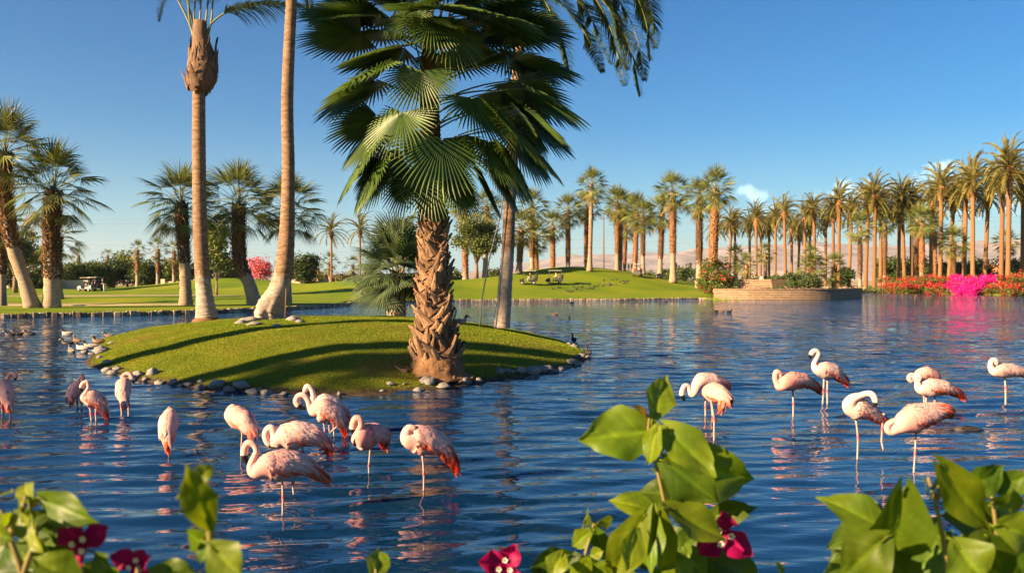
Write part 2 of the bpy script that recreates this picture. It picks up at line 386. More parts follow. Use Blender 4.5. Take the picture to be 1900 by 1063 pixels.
# rings spreading from the wading birds' legs
for fx, fy in ((5, 769), (170, 778), (178, 778), (226, 769), (239, 768), (314, 843), (144, 758), (447, 845), (549, 849), (524, 955), (604, 815), (684, 881), (786, 909), (1309, 771), (1325, 817), (1472, 773), (1526, 749), (1535, 750), (1591, 854), (1639, 835), (1695, 875), (1728, 762), (1866, 748)):
    q = onz(fx, fy, 0); rr = np.hypot(WX-q.x, WY-q.y)
    WZ += .0045*np.exp(-rr/.42)*np.cos(2*PI*rr/.17)
WZ *= np.where(np.abs(us) < .85, 1, 0)[None, :]
WZ *= .9+.35*np.sin(WX*.31+.7*np.sin(WY*.22))*np.cos(WY*.27+1.3*np.sin(WX*.13))
me = npmesh('water', np.stack([WX, WY, WZ], -1).reshape(-1, 3), grid_faces(len(rows), len(us)), M['water'], True)
tag(link('water', me), 'rippled blue lake water', 'water', kind='structure')

# ---- grass island
ISL_C = (-5.5, 26.0)
shore = [(-12.9, 25.4), (-11.9, 22.4), (-10.1, 20.2), (-7.8, 17.9), (-5.5, 16.5), (-3.2, 15.95), (-1.7, 16.7), (-.6, 17.9), (.66, 19.6), (2.2, 23.6), (2.3, 27), (1.4, 31), (-1.5, 34.5), (-6, 36.5), (-11, 36.8), (-15.5, 35), (-16.2, 31.5), (-14.8, 28.4)]
sa = sorted([(math.atan2(y-ISL_C[1], x-ISL_C[0]), math.hypot(x-ISL_C[0], y-ISL_C[1])) for x, y in shore])
saA = np.array([a-2*PI for a, _ in sa]+[a for a, _ in sa]+[a+2*PI for a, _ in sa]); saR = np.array([r for _, r in sa]*3)
_fa = np.linspace(-PI, PI, 721)
_fr = np.interp(_fa, saA, saR)
kern = np.ones(15)/15; _fr = np.convolve(np.concatenate([_fr[-8:-1], _fr, _fr[1:8]]), kern, 'valid')
def isl_R(a): return np.interp(a, _fa, _fr)
def isl_z(x, y):
    x = np.asarray(x, float); y = np.asarray(y, float)
    r = np.hypot(x-ISL_C[0], y-ISL_C[1]); a = np.arctan2(y-ISL_C[1], x-ISL_C[0])
    t = r/isl_R(a)
    z = 1.06*(1-np.abs(t)**2.35)
    z = z+.03*np.sin(x*1.3+.5)*np.sin(y*1.1)+.015*np.sin(x*3.1)*np.cos(y*2.7)
    return np.where(t > 1, -(t-1)*4, np.maximum(z, .02*0+z))
def iz(x, y): return float(isl_z(np.array([x]), np.array([y]))[0])
def ihit(px, py):
    ds = np.linspace(14, 40, 1500); u, yy, zz = rayd(px, py); k = ds/yy; X = u*k; Z = EYE+zz*k
    b_ = np.nonzero(Z <= isl_z(X, ds))[0]; i = b_[0] if len(b_) else 0
    return Vector((X[i], ds[i], float(isl_z(X[i:i+1], ds[i:i+1])[0])))
nr, na = 90, 260
tt = np.linspace(0, 1.06, nr); aa = np.linspace(-PI, PI, na)
IX = ISL_C[0]+tt[:, None]*isl_R(aa)[None, :]*np.cos(aa)[None, :]; IY = ISL_C[1]+tt[:, None]*isl_R(aa)[None, :]*np.sin(aa)[None, :]
IZ = isl_z(IX, IY)
m, n, l = newmat('island_turf')
out = n.new('ShaderNodeOutputMaterial'); b = n.new('ShaderNodeBsdfPrincipled'); b.inputs['Roughness'].default_value = .9; b.inputs['Specular IOR Level'].default_value = .1
tcn = n.new('ShaderNodeTexCoord')
t1 = ramp(nz(.55, 5).outputs[0], [(.3, (.09, .13, .006)), (.52, (.15, .165, .010)), (.64, (.19, .15, .025)), (.78, (.17, .10, .035))])
t2 = ramp(nz(22, 6).outputs[0], [(.3, (.4, .42, .35)), (.7, (1.2, 1.15, 1))])
mud = ramp(nz(6, 6).outputs[0], [(.3, (.035, .024, .014)), (.7, (.10, .07, .04))])
sz_ = n.new('ShaderNodeSeparateXYZ'); l.new(tcn.outputs['Object'], sz_.inputs[0]); mz = n.new('ShaderNodeMath'); mz.operation = 'MULTIPLY_ADD'; l.new(nz(3, 5).outputs[0], mz.inputs[0]); mz.inputs[1].default_value = .16; l.new(sz_.outputs[2], mz.inputs[2])
mrz = n.new('ShaderNodeMapRange'); mrz.inputs[1].default_value = .12; mrz.inputs[2].default_value = .2; l.new(mz.outputs[0], mrz.inputs[0])
l.new(mixc(mrz.outputs[0], mud, mixc(1.0, t1, t2, 'MULTIPLY')), b.inputs['Base Color'])
bp = n.new('ShaderNodeBump'); bp.inputs['Strength'].default_value = .8; bp.inputs['Distance'].default_value = .04
l.new(nz(30, 6).outputs[0], bp.inputs['Height']); l.new(bp.outputs[0], b.inputs['Normal']); l.new(b.outputs[0], out.inputs[0])
M['turf'] = m
me = npmesh('island_ground', np.stack([IX, IY, IZ], -1).reshape(-1, 3), grid_faces(nr, na), M['turf'], True)
tag(link('island_ground', me), 'low grassy mound island in the lake', 'island', kind='structure')
# short turf: one blade is a bent strip
M['blade'] = pmat('grass_blade', (.16, .24, .007), (.29, .31, .016), .7, .6, vcol=True, trans=.3, tcol=(1.2, 1.2, .5), spec=.2)
NB = 200000
ang = rng.uniform(-PI, PI, NB*2); rad = np.sqrt(rng.uniform(0, 1, NB*2))
bx = ISL_C[0]+rad*isl_R(ang)*np.cos(ang)*.995; by = ISL_C[1]+rad*isl_R(ang)*np.sin(ang)*.995
keep = rng.uniform(0, 1, NB*2) < np.clip(1.15-(by-16)/24, .15, 1)
keep &= isl_z(bx, by) > rng.uniform(.03, .11, NB*2)
bx, by = bx[keep][:NB], by[keep][:NB]; NBk = len(bx)
bz = isl_z(bx, by)-.008
hh = rng.uniform(.014, .036, NBk); ww = rng.uniform(.003, .007, NBk)*(.5+by/26); th = rng.uniform(0, 2*PI, NBk); ln = rng.uniform(.2, .9, NBk)*hh; la = rng.uniform(0, 2*PI, NBk)
dx, dy = np.cos(th)*ww, np.sin(th)*ww
P = np.zeros((NBk, 5, 3))
mx_, my_ = bx+np.cos(la)*ln*.35, by+np.sin(la)*ln*.35
P[:, 0] = np.stack([bx-dx, by-dy, bz], -1); P[:, 1] = np.stack([bx+dx, by+dy, bz], -1)
P[:, 2] = np.stack([mx_+dx*.8, my_+dy*.8, bz+hh*.6], -1); P[:, 3] = np.stack([mx_-dx*.8, my_-dy*.8, bz+hh*.6], -1)
P[:, 4] = np.stack([bx+np.cos(la)*ln, by+np.sin(la)*ln, bz+hh], -1)
base = np.arange(NBk)[:, None]*5
tri = np.concatenate([base+np.array([0, 1, 2]), base+np.array([0, 2, 3]), base+np.array([3, 2, 4])], 0)
dry = np.array([mnoise.noise(Vector((x*.5, y*.5, 3.3))) for x, y in zip(bx[::1], by[::1])]) if NBk < 200000 else np.zeros(NBk)
dryf = np.clip(dry*2.6-.3, 0, .95)*rng.uniform(.4, 1, NBk)
gc = np.stack([lerp(rng.uniform(.65, 1.05, NBk), 1.35, dryf), lerp(rng.uniform(.7, 1.05, NBk), .75, dryf), lerp(.9, 1.8, dryf)], -1)
me = npmesh('island_grass', P.reshape(-1, 3), tri, M['blade'], False, col=np.repeat(gc, 5, 0), k=3)
tag(link('island_grass', me), 'short turf covering the island mound', 'grass', kind='stuff')
# fringe of longer blades along the lake edge of the near lawns is left to the lawn material

# ---- mountains
mx = np.arange(-5200, 5600, 36.0); my = np.arange(5600, 7600, 50.0)
MX, MY = np.meshgrid(mx, my)
prof = np.interp((MX/MY)*FP+950, [-900, -300, 100, 180, 300, 500, 700, 900, 1000, 1060, 1150, 1250, 1350, 1500, 1650, 1750, 1900, 2400, 3000], [60, 90, 150, 200, 130, 90, 60, 95, 190, 240, 262, 285, 310, 350, 372, 350, 395, 380, 300])
MZ = np.zeros_like(MX)
for i in range(MX.shape[0]):
    for j in range(MX.shape[1]):
        p = Vector((MX[i, j]/900, MY[i, j]/1300, .4))
        r = mnoise.ridged_multi_fractal(p, 1.0, 2.1, 6, 1.0, 2.0)
        t = (MY[i, j]-5600)/2000
        MZ[i, j] = prof[i, j]*(.16+.84*min(1, t*1.25)**.8)*(.62+.24*r)*(1 if t > .02 else 0)
m, n, l = newmat('mountain_rock')
out = n.new('ShaderNodeOutputMaterial'); b = n.new('ShaderNodeBsdfPrincipled'); b.inputs['Roughness'].default_value = 1; b.inputs['Specular IOR Level'].default_value = 0
tcn = n.new('ShaderNodeTexCoord')
c1 = ramp(nz(.006, 8).outputs[0], [(.35, (.20, .17, .165)), (.65, (.31, .26, .25))])
l.new(c1, b.inputs['Base Color']); l.new(b.outputs[0], out.inputs[0])
MZ = np.minimum(MZ, 448)
me = npmesh('mountains', np.stack([MX, MY, MZ-4], -1).reshape(-1, 3), grid_faces(len(my), len(mx)), m, True)
tag(link('mountains', me), 'bare pinkish desert mountains along the horizon', 'mountains', kind='structure')
# ================================================================== PALMS
UP = Vector((0, 0, 1))
def fan_blade(mb, hub, bd, side, Rl, seed, nseg=40, steps=6, spread=R(118), droop=.5, fuse=.5, mi=0, fold=.22, wide=2, pleat=.34, wk=1.0):
    """a pleated fan: segments joined near the hub, free drooping tips beyond"""
    r = random.Random(seed)
    bd = bd.normalized(); side = (side-bd*side.dot(bd)).normalized(); nrm = side.cross(bd)
    if nrm.z < 0: nrm = -nrm
    da = 2*spread/nseg
    for i in range(nseg):
        a = -spread+(i+.5)*da; af = abs(a)/spread
        L = Rl*(1-.30*af**1.6)*r.uniform(.93, 1.05)
        d = (bd*math.cos(a)+side*math.sin(a)-nrm*(fold*af**1.3)).normalized()
        p = hub+d*(.03*Rl); ds = L/steps; vs = []; fs = []
        tw = r.uniform(-.25, .25); dr = droop*r.uniform(.6, 1.5); roll_ = r.uniform(-.75, .75)
        for k in range(steps+1):
            t = k/steps
            w = 2*t*L*math.tan(da/2)*1.04*wk+.004
            if t > fuse: w = (2*fuse*L*math.tan(da/2)*1.04*wk)*max(0, 1-(t-fuse)/(1-fuse))**(.8 if wide == 1 else .62)*(.9)+.002
            n2 = (nrm-d*nrm.dot(d)); n2 = n2.normalized() if n2.length > 1e-4 else Vector((0, 1, 0))
            sd = d.cross(n2)
            if wide == 1: sd = (sd*math.cos(roll_)+n2*math.sin(roll_))
            pl = w*pleat
            if wide == 2: vs += [p-sd*(w/2)-n2*pl*.5, p+n2*pl*.5, p+sd*(w/2)-n2*pl*.5]
            else: vs += [p-sd*(w/2), p+sd*(w/2)]
            g = dr*(t**2)*(1.8 if t > fuse else .35)
            d = (d-UP*g*(.35)+sd*tw*.06*(t > fuse)).normalized()
            p = p+d*ds
        q = wide+1
        for k in range(steps):
            for c in range(wide): fs.append((k*q+c, k*q+c+1, (k+1)*q+c+1, (k+1)*q+c))
        c = r.uniform(.62, 1.22); tipc = r.uniform(.9, 1.8)
        mb.add(vs, fs, mi, [(c*lerp(1, tipc, (k/steps)**2), c*lerp(1, (1+tipc)/2, (k/steps)**2), c) for k in range(steps+1) for _ in range(q)])
def petiole(mb, a, h, sag, r0, r1, mi=1, n=5, steps=5, d0=None):
    a, h = Vector(a), Vector(h); m = (a+h)/2+UP*sag
    if d0 is not None: m = a+d0*((h-a).length*.5)
    pts = [(a*(1-t)**2+m*2*t*(1-t)+h*t*t) for t in [i/steps for i in range(steps+1)]]
    mb.tube(pts, [lerp(r0, r1, i/steps) for i in range(steps+1)], n, mi, squash=.6)
    return (pts[-1]-pts[-2]).normalized()
def fan_frond_mesh(name, el, Lp, Rl, seed, mats, nseg=18, steps=4, wide=1, droop=.6, r0=.03):
    """a whole frond in its own frame: grows from the origin towards +X at elevation el"""
    mb = MB(); d0 = Vector((math.cos(el), 0, math.sin(el)))
    h = d0*Lp-UP*(.10*Lp*math.cos(el)*1.4)
    pd = petiole(mb, (0, 0, 0), h, 0, r0, r0*.5, 1, 4, 3, d0)
    bd = (pd-UP*(.12+.16*max(0, math.cos(el)))).normalized()
    rr_ = random.Random(seed); roll = rr_.uniform(-.75, .75)
    side = (Vector((0, 1, 0))+UP*roll)
    fan_blade(mb, h, bd, side, Rl, seed, nseg, steps, R(92), droop, .36 if wide == 1 else .5, 0, .3, wide, .34, .95)
    return mb.mesh(name, mats, True)
FAN_EL = [84, 72, 58, 45, 32, 18, 4, -12, -32, -54]
def fan_set(prefix, Lp, Rl, mats, nseg, steps, wide, var, r0=.03):
    return {(e, v): fan_frond_mesh(prefix, R(e), Lp*(1-.15*(e < -10)), Rl*(1-.12*(e < -20)), hash((e, v, prefix)) % 9999 if False else e*7+v*131+len(prefix), mats if e > -25 or v == 0 else [M['fan_dry'], M['petiole']], nseg, steps, wide, .45+.25*v, r0) for e in FAN_EL for v in range(var)}
FAN_FAR = fan_set('frond', 1.6, 1.45, [M['fan_far'], M['petiole']], 15, 4, 1, 3, .04)
FAN_MID = fan_set('frond', 1.55, 1.5, [M['fan_far'], M['petiole']], 22, 5, 1, 3, .035)
FAN_SMALL = fan_set('frond', .62, .95, [M['fan_blue'], M['petiole']], 34, 5, 2, 3, .018)
FAN_NEARFAR = fan_set('frond', 1.0, 1.2, [M['fan_near'], M['petiole']], 30, 5, 1, 2, .025)
def pinnate_mesh(name, az, el, L, seed, mats, nl=30, ll=.6, lw=.035, droop=.5, wind=Vector((0, 0, 0)), steps=9, ldroop=.4, vee=.5, bare=.12, lsteps=2, r0=.03, path=None):
    r = random.Random(seed); mb = MB()
    d = Vector((math.cos(az)*math.cos(el), math.sin(az)*math.cos(el), math.sin(el))); p = Vector((0, 0, 0)); pts = [p.copy()]
    if path is None:
        for k in range(steps):
            t = k/steps
            d = (d-UP*droop*(.10+.32*t)+wind*(.06+.22*t)).normalized(); p = p+d*(L/steps); pts.append(p.copy())
    else:
        pts = catmull(path, 5); L = sum((pts[i+1]-pts[i]).length for i in range(len(pts)-1))
    N = len(pts)-1
    mb.tube(pts, [lerp(r0, r0*.2, i/N) for i in range(N+1)], 4, 1)
    for i in range(nl):
        t = bare+(1-bare)*(i+.5)/nl
        f = t*N; k = min(int(f), N-1); c = pts[k].lerp(pts[k+1], f-k); tg = (pts[k+1]-pts[k]).normalized()
        sd = tg.cross(UP); sd = sd.normalized() if sd.length > 1e-3 else Vector((0, 1, 0)); nu = sd.cross(tg)
        prof = math.sin(PI*min(1, .12+.86*t))**.6*(1-.35*t)
        for s in (-1, 1):
            l_ = ll*prof*r.uniform(.8, 1.15)
            v = vee*r.uniform(.3, 1.2)
            dd = (sd*s*.8+tg*(.55+.5*t)+nu*v+wind*.5).normalized()
            q = c.copy(); vs = []
            for j in range(lsteps+1):
                u_ = j/lsteps; w = lw*(1-u_)**.7+.003 if j else lw*.55
                wd = dd.cross(UP); wd = wd.normalized() if wd.length > 1e-3 else tg
                wd = (wd+nu*r.uniform(-.5, .5)).normalized()
                vs += [q-wd*(w/2), q+wd*(w/2)]
                dd = (dd-UP*ldroop*(.4+u_)+wind*.3).normalized(); q = q+dd*(l_/lsteps)
            mb.add(vs, [(2*j, 2*j+1, 2*j+3, 2*j+2) for j in range(lsteps)], 0)
    return mb.mesh(name, mats, True)
WIND = Vector((.62, .12, .05))
DATE = []
for e in (80, 66, 52, 38, 24, 10, -8, -28):
    na_ = 6 if e > 60 else 8
    for i in range(na_):
        DATE.append((e, pinnate_mesh('frond', 2*PI*(i+.5*(e % 4 > 1))/na_, R(e), 4.9 if e > -10 else 4.0, e*31+i, [M['date_leaf'], M['petiole']], 44, .82, .24, .85, WIND*.5, 8, .22, .5, .08, 1, .06)))
def put(name, me, parent, loc=(0, 0, 0), rz=0.0, sc=1.0):
    o = bpy.data.objects.new(name, me); o.location = loc; o.rotation_euler = (0, 0, rz); o.scale = (sc, sc, sc)
    o.parent = parent; C.objects.link(o); return o
def wedge_boots(mb, pts, rads, n, r, size=(.22, .5), out=.6, c=(.5, 1.2), mi=0):
    """stubs of old leaf bases standing off a trunk"""
    cum = [0]
    for i in range(len(pts)-1): cum.append(cum[-1]+(pts[i+1]-pts[i]).length)
    for k in range(n):
        s = (k+.5)/n*cum[-1]; i = min(max(0, np.searchsorted(cum, s)-1), len(pts)-2)
        t = (s-cum[i])/(cum[i+1]-cum[i]); p = pts[i].lerp(pts[i+1], t); rad = lerp(rads[i], rads[i+1], t)
        a = k*2.39996+r.uniform(-.25, .25); ax = (pts[i+1]-pts[i]).normalized()
        o_ = (Vector((math.cos(a), math.sin(a), 0))); o_ = (o_-ax*o_.dot(ax)).normalized(); sd = ax.cross(o_)
        w = size[0]*r.uniform(.7, 1.2); L = size[1]*r.uniform(.6, 1.2); th_ = w*.22
        tilt = r.uniform(-.5, .5)
        b0 = p+o_*(rad*.86); tip = b0+ax*L*.75+o_*L*out*r.uniform(.5, 1.1)+sd*L*tilt*.5
        cc = r.uniform(*c); col = (cc*r.uniform(.9, 1.15), cc, cc*.95)
        vs = [b0-sd*w/2, b0+sd*w/2, b0+o_*th_+sd*w*.1, tip-sd*w*.22, tip+sd*w*.22, tip+o_*th_*.3]
        mb.add(vs, [(0, 1, 4, 3), (1, 2, 5, 4), (2, 0, 3, 5), (3, 4, 5)], mi, col)
def trunk_mesh(mb, pts, rads, n=10, ring=.0, mi=0, col=(1, 1, 1), r=None):
    if ring:
        P = []; Q = []
        for i in range(len(pts)-1):
            L = (pts[i+1]-pts[i]).length; k = max(1, int(L/ring))
            for j in range(k):
                t = j/k; P.append(pts[i].lerp(pts[i+1], t)); q = lerp(rads[i], rads[i+1], t); Q.append(q*(1.05 if len(Q) % 2 else .965))
        P.append(pts[-1]); Q.append(rads[-1]); pts, rads = P, Q
    mb.tube(pts, rads, n, mi, col)
def fan_palm(base, crown, label, rng_seed, fset=None, ncr=34, sc=1.0, skirt=.55, r0=.45, bend=0.0, group=None, dark=False, pale=True, fill=.95, slender=False, variants=3, elmax=10):
    """Washingtonia: pale lower trunk, brown coat of old leaf bases, ball of fans"""
    r = random.Random(rng_seed); fset = fset or FAN_FAR
    base, crown = Vector(base), Vector(crown); root = empty('fan_palm', base, label, 'palm tree', group)
    H = crown-base; N = 9
    pts = []
    for i in range(N+1):
        t = i/N; p = H*t; p.x += bend*math.sin(PI*t)*H.length*.1; pts.append(p)
    rads = [r0*(1.28-.5*min(1, t*6) if t < .17 else .78) for t in [i/N for i in range(N+1)]]
    mb = MB(); trunk_mesh(mb, pts, rads, 12, .35)
    mb.build('trunk', M['pale_trunk'] if pale else M['date_trunk'], root)
    i0 = skirt*N; sp_ = [pts[int(i0)].lerp(pts[min(N, int(i0)+1)], i0-int(i0))]+pts[int(i0)+1:]
    mb = MB(); k = .85 if not slender else .62
    sr = [r0*k*(.92+.38*fill*math.sin(PI*min(1, .1+.8*j/(len(sp_)-1)))) for j in range(len(sp_))]
    trunk_mesh(mb, sp_, [x*.85 for x in sr], 9, 0)
    n_b = int((crown-base).length*(1-skirt)*26)
    wedge_boots(mb, sp_, sr, n_b, r, (.26*k/.85, .42), .55, (.55, 1.25))
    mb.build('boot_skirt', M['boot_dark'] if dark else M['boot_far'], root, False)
    top = pts[-1]
    els = FAN_EL[:elmax]
    for i in range(ncr):
        e = els[int((i/ncr)**.85*len(els)) % len(els)]
        v = r.randrange(variants); key = (e, v) if (e, v) in fset else (e, 0)
        put('frond', fset[key], root, (top.x, top.y, top.z-.6*max(0, (30-e)/75)), i*2.39996+r.uniform(-.3, .3), sc*r.uniform(.85, 1.12))
    return root
def date_palm(base, crown, label, rng_seed, sc=1.0, group=None, r0=.3, n=60):
    r = random.Random(rng_seed)
    base, crown = Vector(base), Vector(crown); root = empty('date_palm', base, label, 'palm tree', group)
    H = crown-base; N = 8; pts = [H*(i/N) for i in range(N+1)]
    bl = 2.6*sc*r.uniform(.85, 1.3); k = 1-bl/H.length
    mb = MB(); trunk_mesh(mb, pts, [r0*(1.25-.25*min(1, i/2)) for i in range(N+1)], 10, .30)
    mb.build('trunk', M['date_trunk'], root)
    bp_ = [H*(k+(1-k)*t) for t in (0, .12, .3, .5, .7, .88, 1.0)]
    br = [r0*.9, r0*1.45, r0*2.0, r0*2.3, r0*2.3, r0*2.0, r0*1.3]
    mb = MB(); trunk_mesh(mb, bp_, [x*.9 for x in br], 9, 0)
    wedge_boots(mb, bp_, br, int(60*sc), r, (.30*sc, .40*sc), .5, (.7, 1.35))
    mb.build('leaf_base_bulb', M['boot_far'], root, False)
    for i in range(n):
        e, me_ = DATE[r.randrange(len(DATE))] if i > 34 else DATE[(i*2+r.randrange(3)) % len(DATE)]
        put('frond', me_, root, (pts[-1].x, pts[-1].y, pts[-1].z-.5*max(0, (40-e)/60)), r.uniform(-.3, .3), 1.2*sc*r.uniform(.85, 1.1))
    return root
ORD = ['first', 'second', 'third', 'fourth', 'fifth', 'sixth', 'seventh', 'eighth', 'ninth', 'tenth', 'eleventh', 'twelfth', 'thirteenth', 'fourteenth', 'fifteenth', 'sixteenth', 'seventeenth', 'eighteenth', 'nineteenth', 'twentieth']
ORD += ['twenty-'+w for w in ORD[:9]]+['thirtieth']+['thirty-'+w for w in ORD[:9]]+['fortieth']+['forty-'+w for w in ORD[:9]]
# ---- date palm avenue: (trunk foot column, crown column, crown row, height of crown)
DP = [(1330, 1330, 425, 17.5), (1352, 1357, 412, 19), (1363, 1364, 418, 19), (1391, 1391, 415, 19.5), (1403, 1403, 404, 19.5), (1411, 1412, 425, 18.5), (1427, 1427, 420, 19), (1438, 1439, 403, 19.5),
      (1458, 1455, 393, 20), (1469, 1469, 423, 18), (1480, 1484, 432, 17.5), (1493, 1494, 403, 19.5), (1502, 1503, 425, 18), (1512, 1510, 389, 20), (1532, 1532, 410, 18.5), (1546, 1546, 393, 19.5), (1556, 1557, 372, 20.5),
      (1575, 1580, 393, 18.5), (1606, 1611, 379, 19), (1622, 1624, 362, 20), (1634, 1634, 386, 18.5), (1667, 1669, 385, 18.5), (1679, 1673, 365, 20), (1692, 1691, 376, 19), (1726, 1730, 372, 19), (1744, 1747, 345, 20.5),
      (1759, 1770, 372, 18.5), (1788, 1793, 352, 19.5), (1805, 1805, 335, 20.5), (1826, 1834, 362, 18.5), (1857, 1861, 335, 19.5), (1870, 1873, 308, 20.5), (1897, 1899, 350, 18.5)]
for i, (bx_, cx_, cy_, Hc) in enumerate(DP):
    d = FP*(Hc-EYE)/(HZ-cy_)
    b_ = gpt(bx_, d); c_ = at(cx_, cy_, d)
    tall = 'tall ' if cy_ < 350 else ('short ' if cy_ > 420 else '')
    date_palm(b_, c_, f'{tall}date palm with an orange-brown bulb, {ORD[i]} from the left in the date palm avenue', 100+i, 1.0 if d < 200 else .95, 'date palms in the avenue beyond the lake', .37)
# ---- fan palms beyond the lake, right of the middle: (foot, crown column, crown row, distance, skirt start, trunk radius, label)
FPs = [(963, 967, 425, 128, .35, .62, 'thick pale fan palm just right of the leaning palm trunk'), (987, 988, 384, 140, .35, .5, 'dark fan palm rising behind the thick pale one by the leaning trunk'),
       (996, 994, 440, 150, .2, .5, 'short fan palm on the mound crest behind the first golf cart'), (1026, 1026, 420, 156, .1, .55, 'short fan palm with full brown skirt above the second golf cart'),
       (1054, 1054, 392, 146, .25, .5, 'fan palm on the crest of the green mound'), (1088, 1088, 385, 150, .3, .5, 'fan palm standing behind the tall slender one on the mound'),
       (1145, 1146, 379, 145, .45, .5, 'fan palm with pale foot, right of the utility pole'), (1151, 1152, 386, 152, .45, .45, 'fan palm half hidden behind its twin right of the utility pole'),
       (1158, 1161, 418, 160, .5, .38, 'slender low fan palm beside the twin fan palms'), (1178, 1181, 393, 142, .2, .52, 'fan palm rising behind the golf cart with the red passenger'),
       (1193, 1193, 404, 138, .5, .46, 'fan palm with bare dark trunk right of the red-shirt cart'), (1224, 1229, 394, 132, .45, .52, 'leaning fan palm with dark skirt left of the tallest shaggy pair'),
       (1249, 1248, 358, 128, .5, .62, 'big fan palm with swollen brown skirt and grey foot'), (1297, 1298, 370, 124, .4, .62, 'dark shaded fan palm behind the red flowering bush'),
       (1320, 1328, 352, 116, .4, .72, 'biggest fan palm of the far bank, above the red flowering bush'), (1596, 1596, 423, 158, .4, .5, 'dark fan palm with grey foot right of the stone terrace'),
       (1641, 1643, 413, 176, .3, .5, 'dark fan palm hidden among date palms above the cove'), (1699, 1702, 408, 166, .3, .55, 'dark fan palm in the shade of the avenue'), (1710, 1711, 412, 150, .4, .58, 'fan palm with thick pale foot in the avenue'),
       (1735, 1735, 432, 180, .3, .45, 'small fan palm between two date palms of the avenue'), (1770, 1769, 450, 150, .3, .5, 'short fan palm with dark skirt in the avenue'), (1869, 1868, 450, 190, .3, .45, 'little fan palm seen low between the last date palms'),
       (864, 862, 380, 140, .1, .62, 'brown-skirted fan palm behind the round tree'), (900, 903, 385, 138, .6, .62, 'pale-trunked fan palm right of the round tree')]
for i, (fx, cx_, cy_, d, sk, r0, lab) in enumerate(FPs):
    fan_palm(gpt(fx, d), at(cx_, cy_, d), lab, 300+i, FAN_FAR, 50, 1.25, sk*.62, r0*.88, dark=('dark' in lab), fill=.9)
fan_palm(gpt(1094, 128), at(1098, 345, 128), 'tall slender fan palm with reddish trunk on the green mound', 340, FAN_FAR, 50, 1.12, .12, .42, slender=True, fill=.3)
# ---- fan palms on the left bank and beyond
def bent_fan(fx, fy, pts_px, d, crown, lab, seed, sk, r0, sc, n=44, dark=True, group=None):
    r = random.Random(seed)
    b_ = at(fx, fy, d); b_.z = gz1(b_.x, b_.y)
    root = empty('fan_palm', b_, lab, 'palm tree', group)
    P = catmull([Vector((0, 0, -.15))]+[at(x, y, d)-b_ for x, y in pts_px]+[at(*crown, d)-b_], 4)
    N = len(P)-1
    mb = MB(); trunk_mesh(mb, P, [r0*(1.35-.35*min(1, i/N*5)) for i in range(N+1)], 14, .3); mb.build('trunk', M['pale_trunk'], root)
    i0 = int(sk*N); Q = P[i0:]
    sr = [r0*(.98+.3*math.sin(PI*min(1, .12+.7*j/(len(Q)-1)))) for j in range(len(Q))]
    mb = MB(); trunk_mesh(mb, Q, [x*.86 for x in sr], 9)
    L = sum((Q[i+1]-Q[i]).length for i in range(len(Q)-1))
    wedge_boots(mb, Q, sr, int(L*58), r, (.24, .36), .6, (.4, 1.3))
    mb.build('boot_skirt', M['boot_dark'], root, False)
    top = P[-1]
    for i in range(n):
        e = FAN_EL[int((i/n)**.8*9)]
        put('frond', FAN_MID[(e, r.randrange(3))], root, (top.x, top.y, top.z-.9*max(0, (30-e)/75)), i*2.39996+r.uniform(-.3, .3), 1.2*sc*r.uniform(.85, 1.15))
    return root
LG = 'fan palms along the left bank'
bent_fan(62, 571, [(45, 520), (25, 462), (14, 400), (8, 340)], 56, (10, 285), 'shaggy fan palm leaning left, at the picture edge', 401, .42, .42, 1.02, group=LG)
bent_fan(95, 572, [(96, 520), (96, 450), (97, 400)], 56.5, (100, 352), 'upright shaggy fan palm beside the left-leaning one', 402, .28, .50, 1.0, group=LG)
bent_fan(345, 563, [(344, 520), (341, 460), (338, 420)], 63, (336, 378), 'shaggy dark fan palm behind the tall bare trunk with a fibre bulb', 403, .40, .42, .98, group=LG)
bent_fan(474, 560, [(462, 525), (446, 490), (442, 440)], 64, (444, 378), 'shaggy fan palm with curved grey foot left of the swollen leaning trunk', 404, .36, .48, 1.06, group=LG)
bent_fan(527, 552, [(529, 500), (531, 450), (531, 420)], 68, (535, 388), 'shaggy fan palm half hidden behind the orange curving trunk', 405, .32, .5, 1.0, group=LG)
bent_fan(4, 553, [(4, 510), (3, 460), (2, 440)], 70, (0, 420), 'thin dark fan palm at the left picture edge', 406, .3, .3, .7, 30, group=LG)
bent_fan(108, 558, [(107, 520), (106, 480), (106, 462)], 80, (108, 440), 'smaller fan palm behind the upright shaggy one', 407, .3, .4, .8, 34, group=LG)
for i, (fx, fy, cy_, d, sc, lab) in enumerate([(255, 519, 464, 165, .85, 'small fan palm on the left of the pair on the golf mound'), (293, 517, 463, 160, .95, 'small fan palm on the right of the pair on the golf mound'),
                                               (323, 522, 466, 170, .9, 'small fan palm partly hidden by the shaggy dark one'), (146, 520, 474, 230, .8, 'tiny far palm top above the hedge by the upright palm'), (200, 520, 475, 230, .8, 'tiny far palm top above the hedge right of the golf cart'),
                                               (612, 530, 487, 210, 1.1, 'low yellowish fan palm beside the slim date palm'), (655, 530, 492, 215, 1.1, 'low yellowish fan palm right of the slim date palm'), (385, 520, 440, 150, .8, 'fan palm top behind the feathery tree'), (590, 530, 500, 220, .9, 'low brownish fan palm left of the slim date palm')]):
    fan_palm(gpt(fx, d), at(fx, cy_, d), lab, 420+i, FAN_FAR, 26, sc, .35, .45, fill=.6)
for i, (fx, cy_, d, lab) in enumerate([(615, 428, 205, 'slim lone date palm beyond the left lawn'), (668, 425, 200, 'slim date palm behind the small island palm')]):
    date_palm(gpt(fx, d), at(fx, cy_, d), lab, 440+i, 1.0, None, .26, 28)
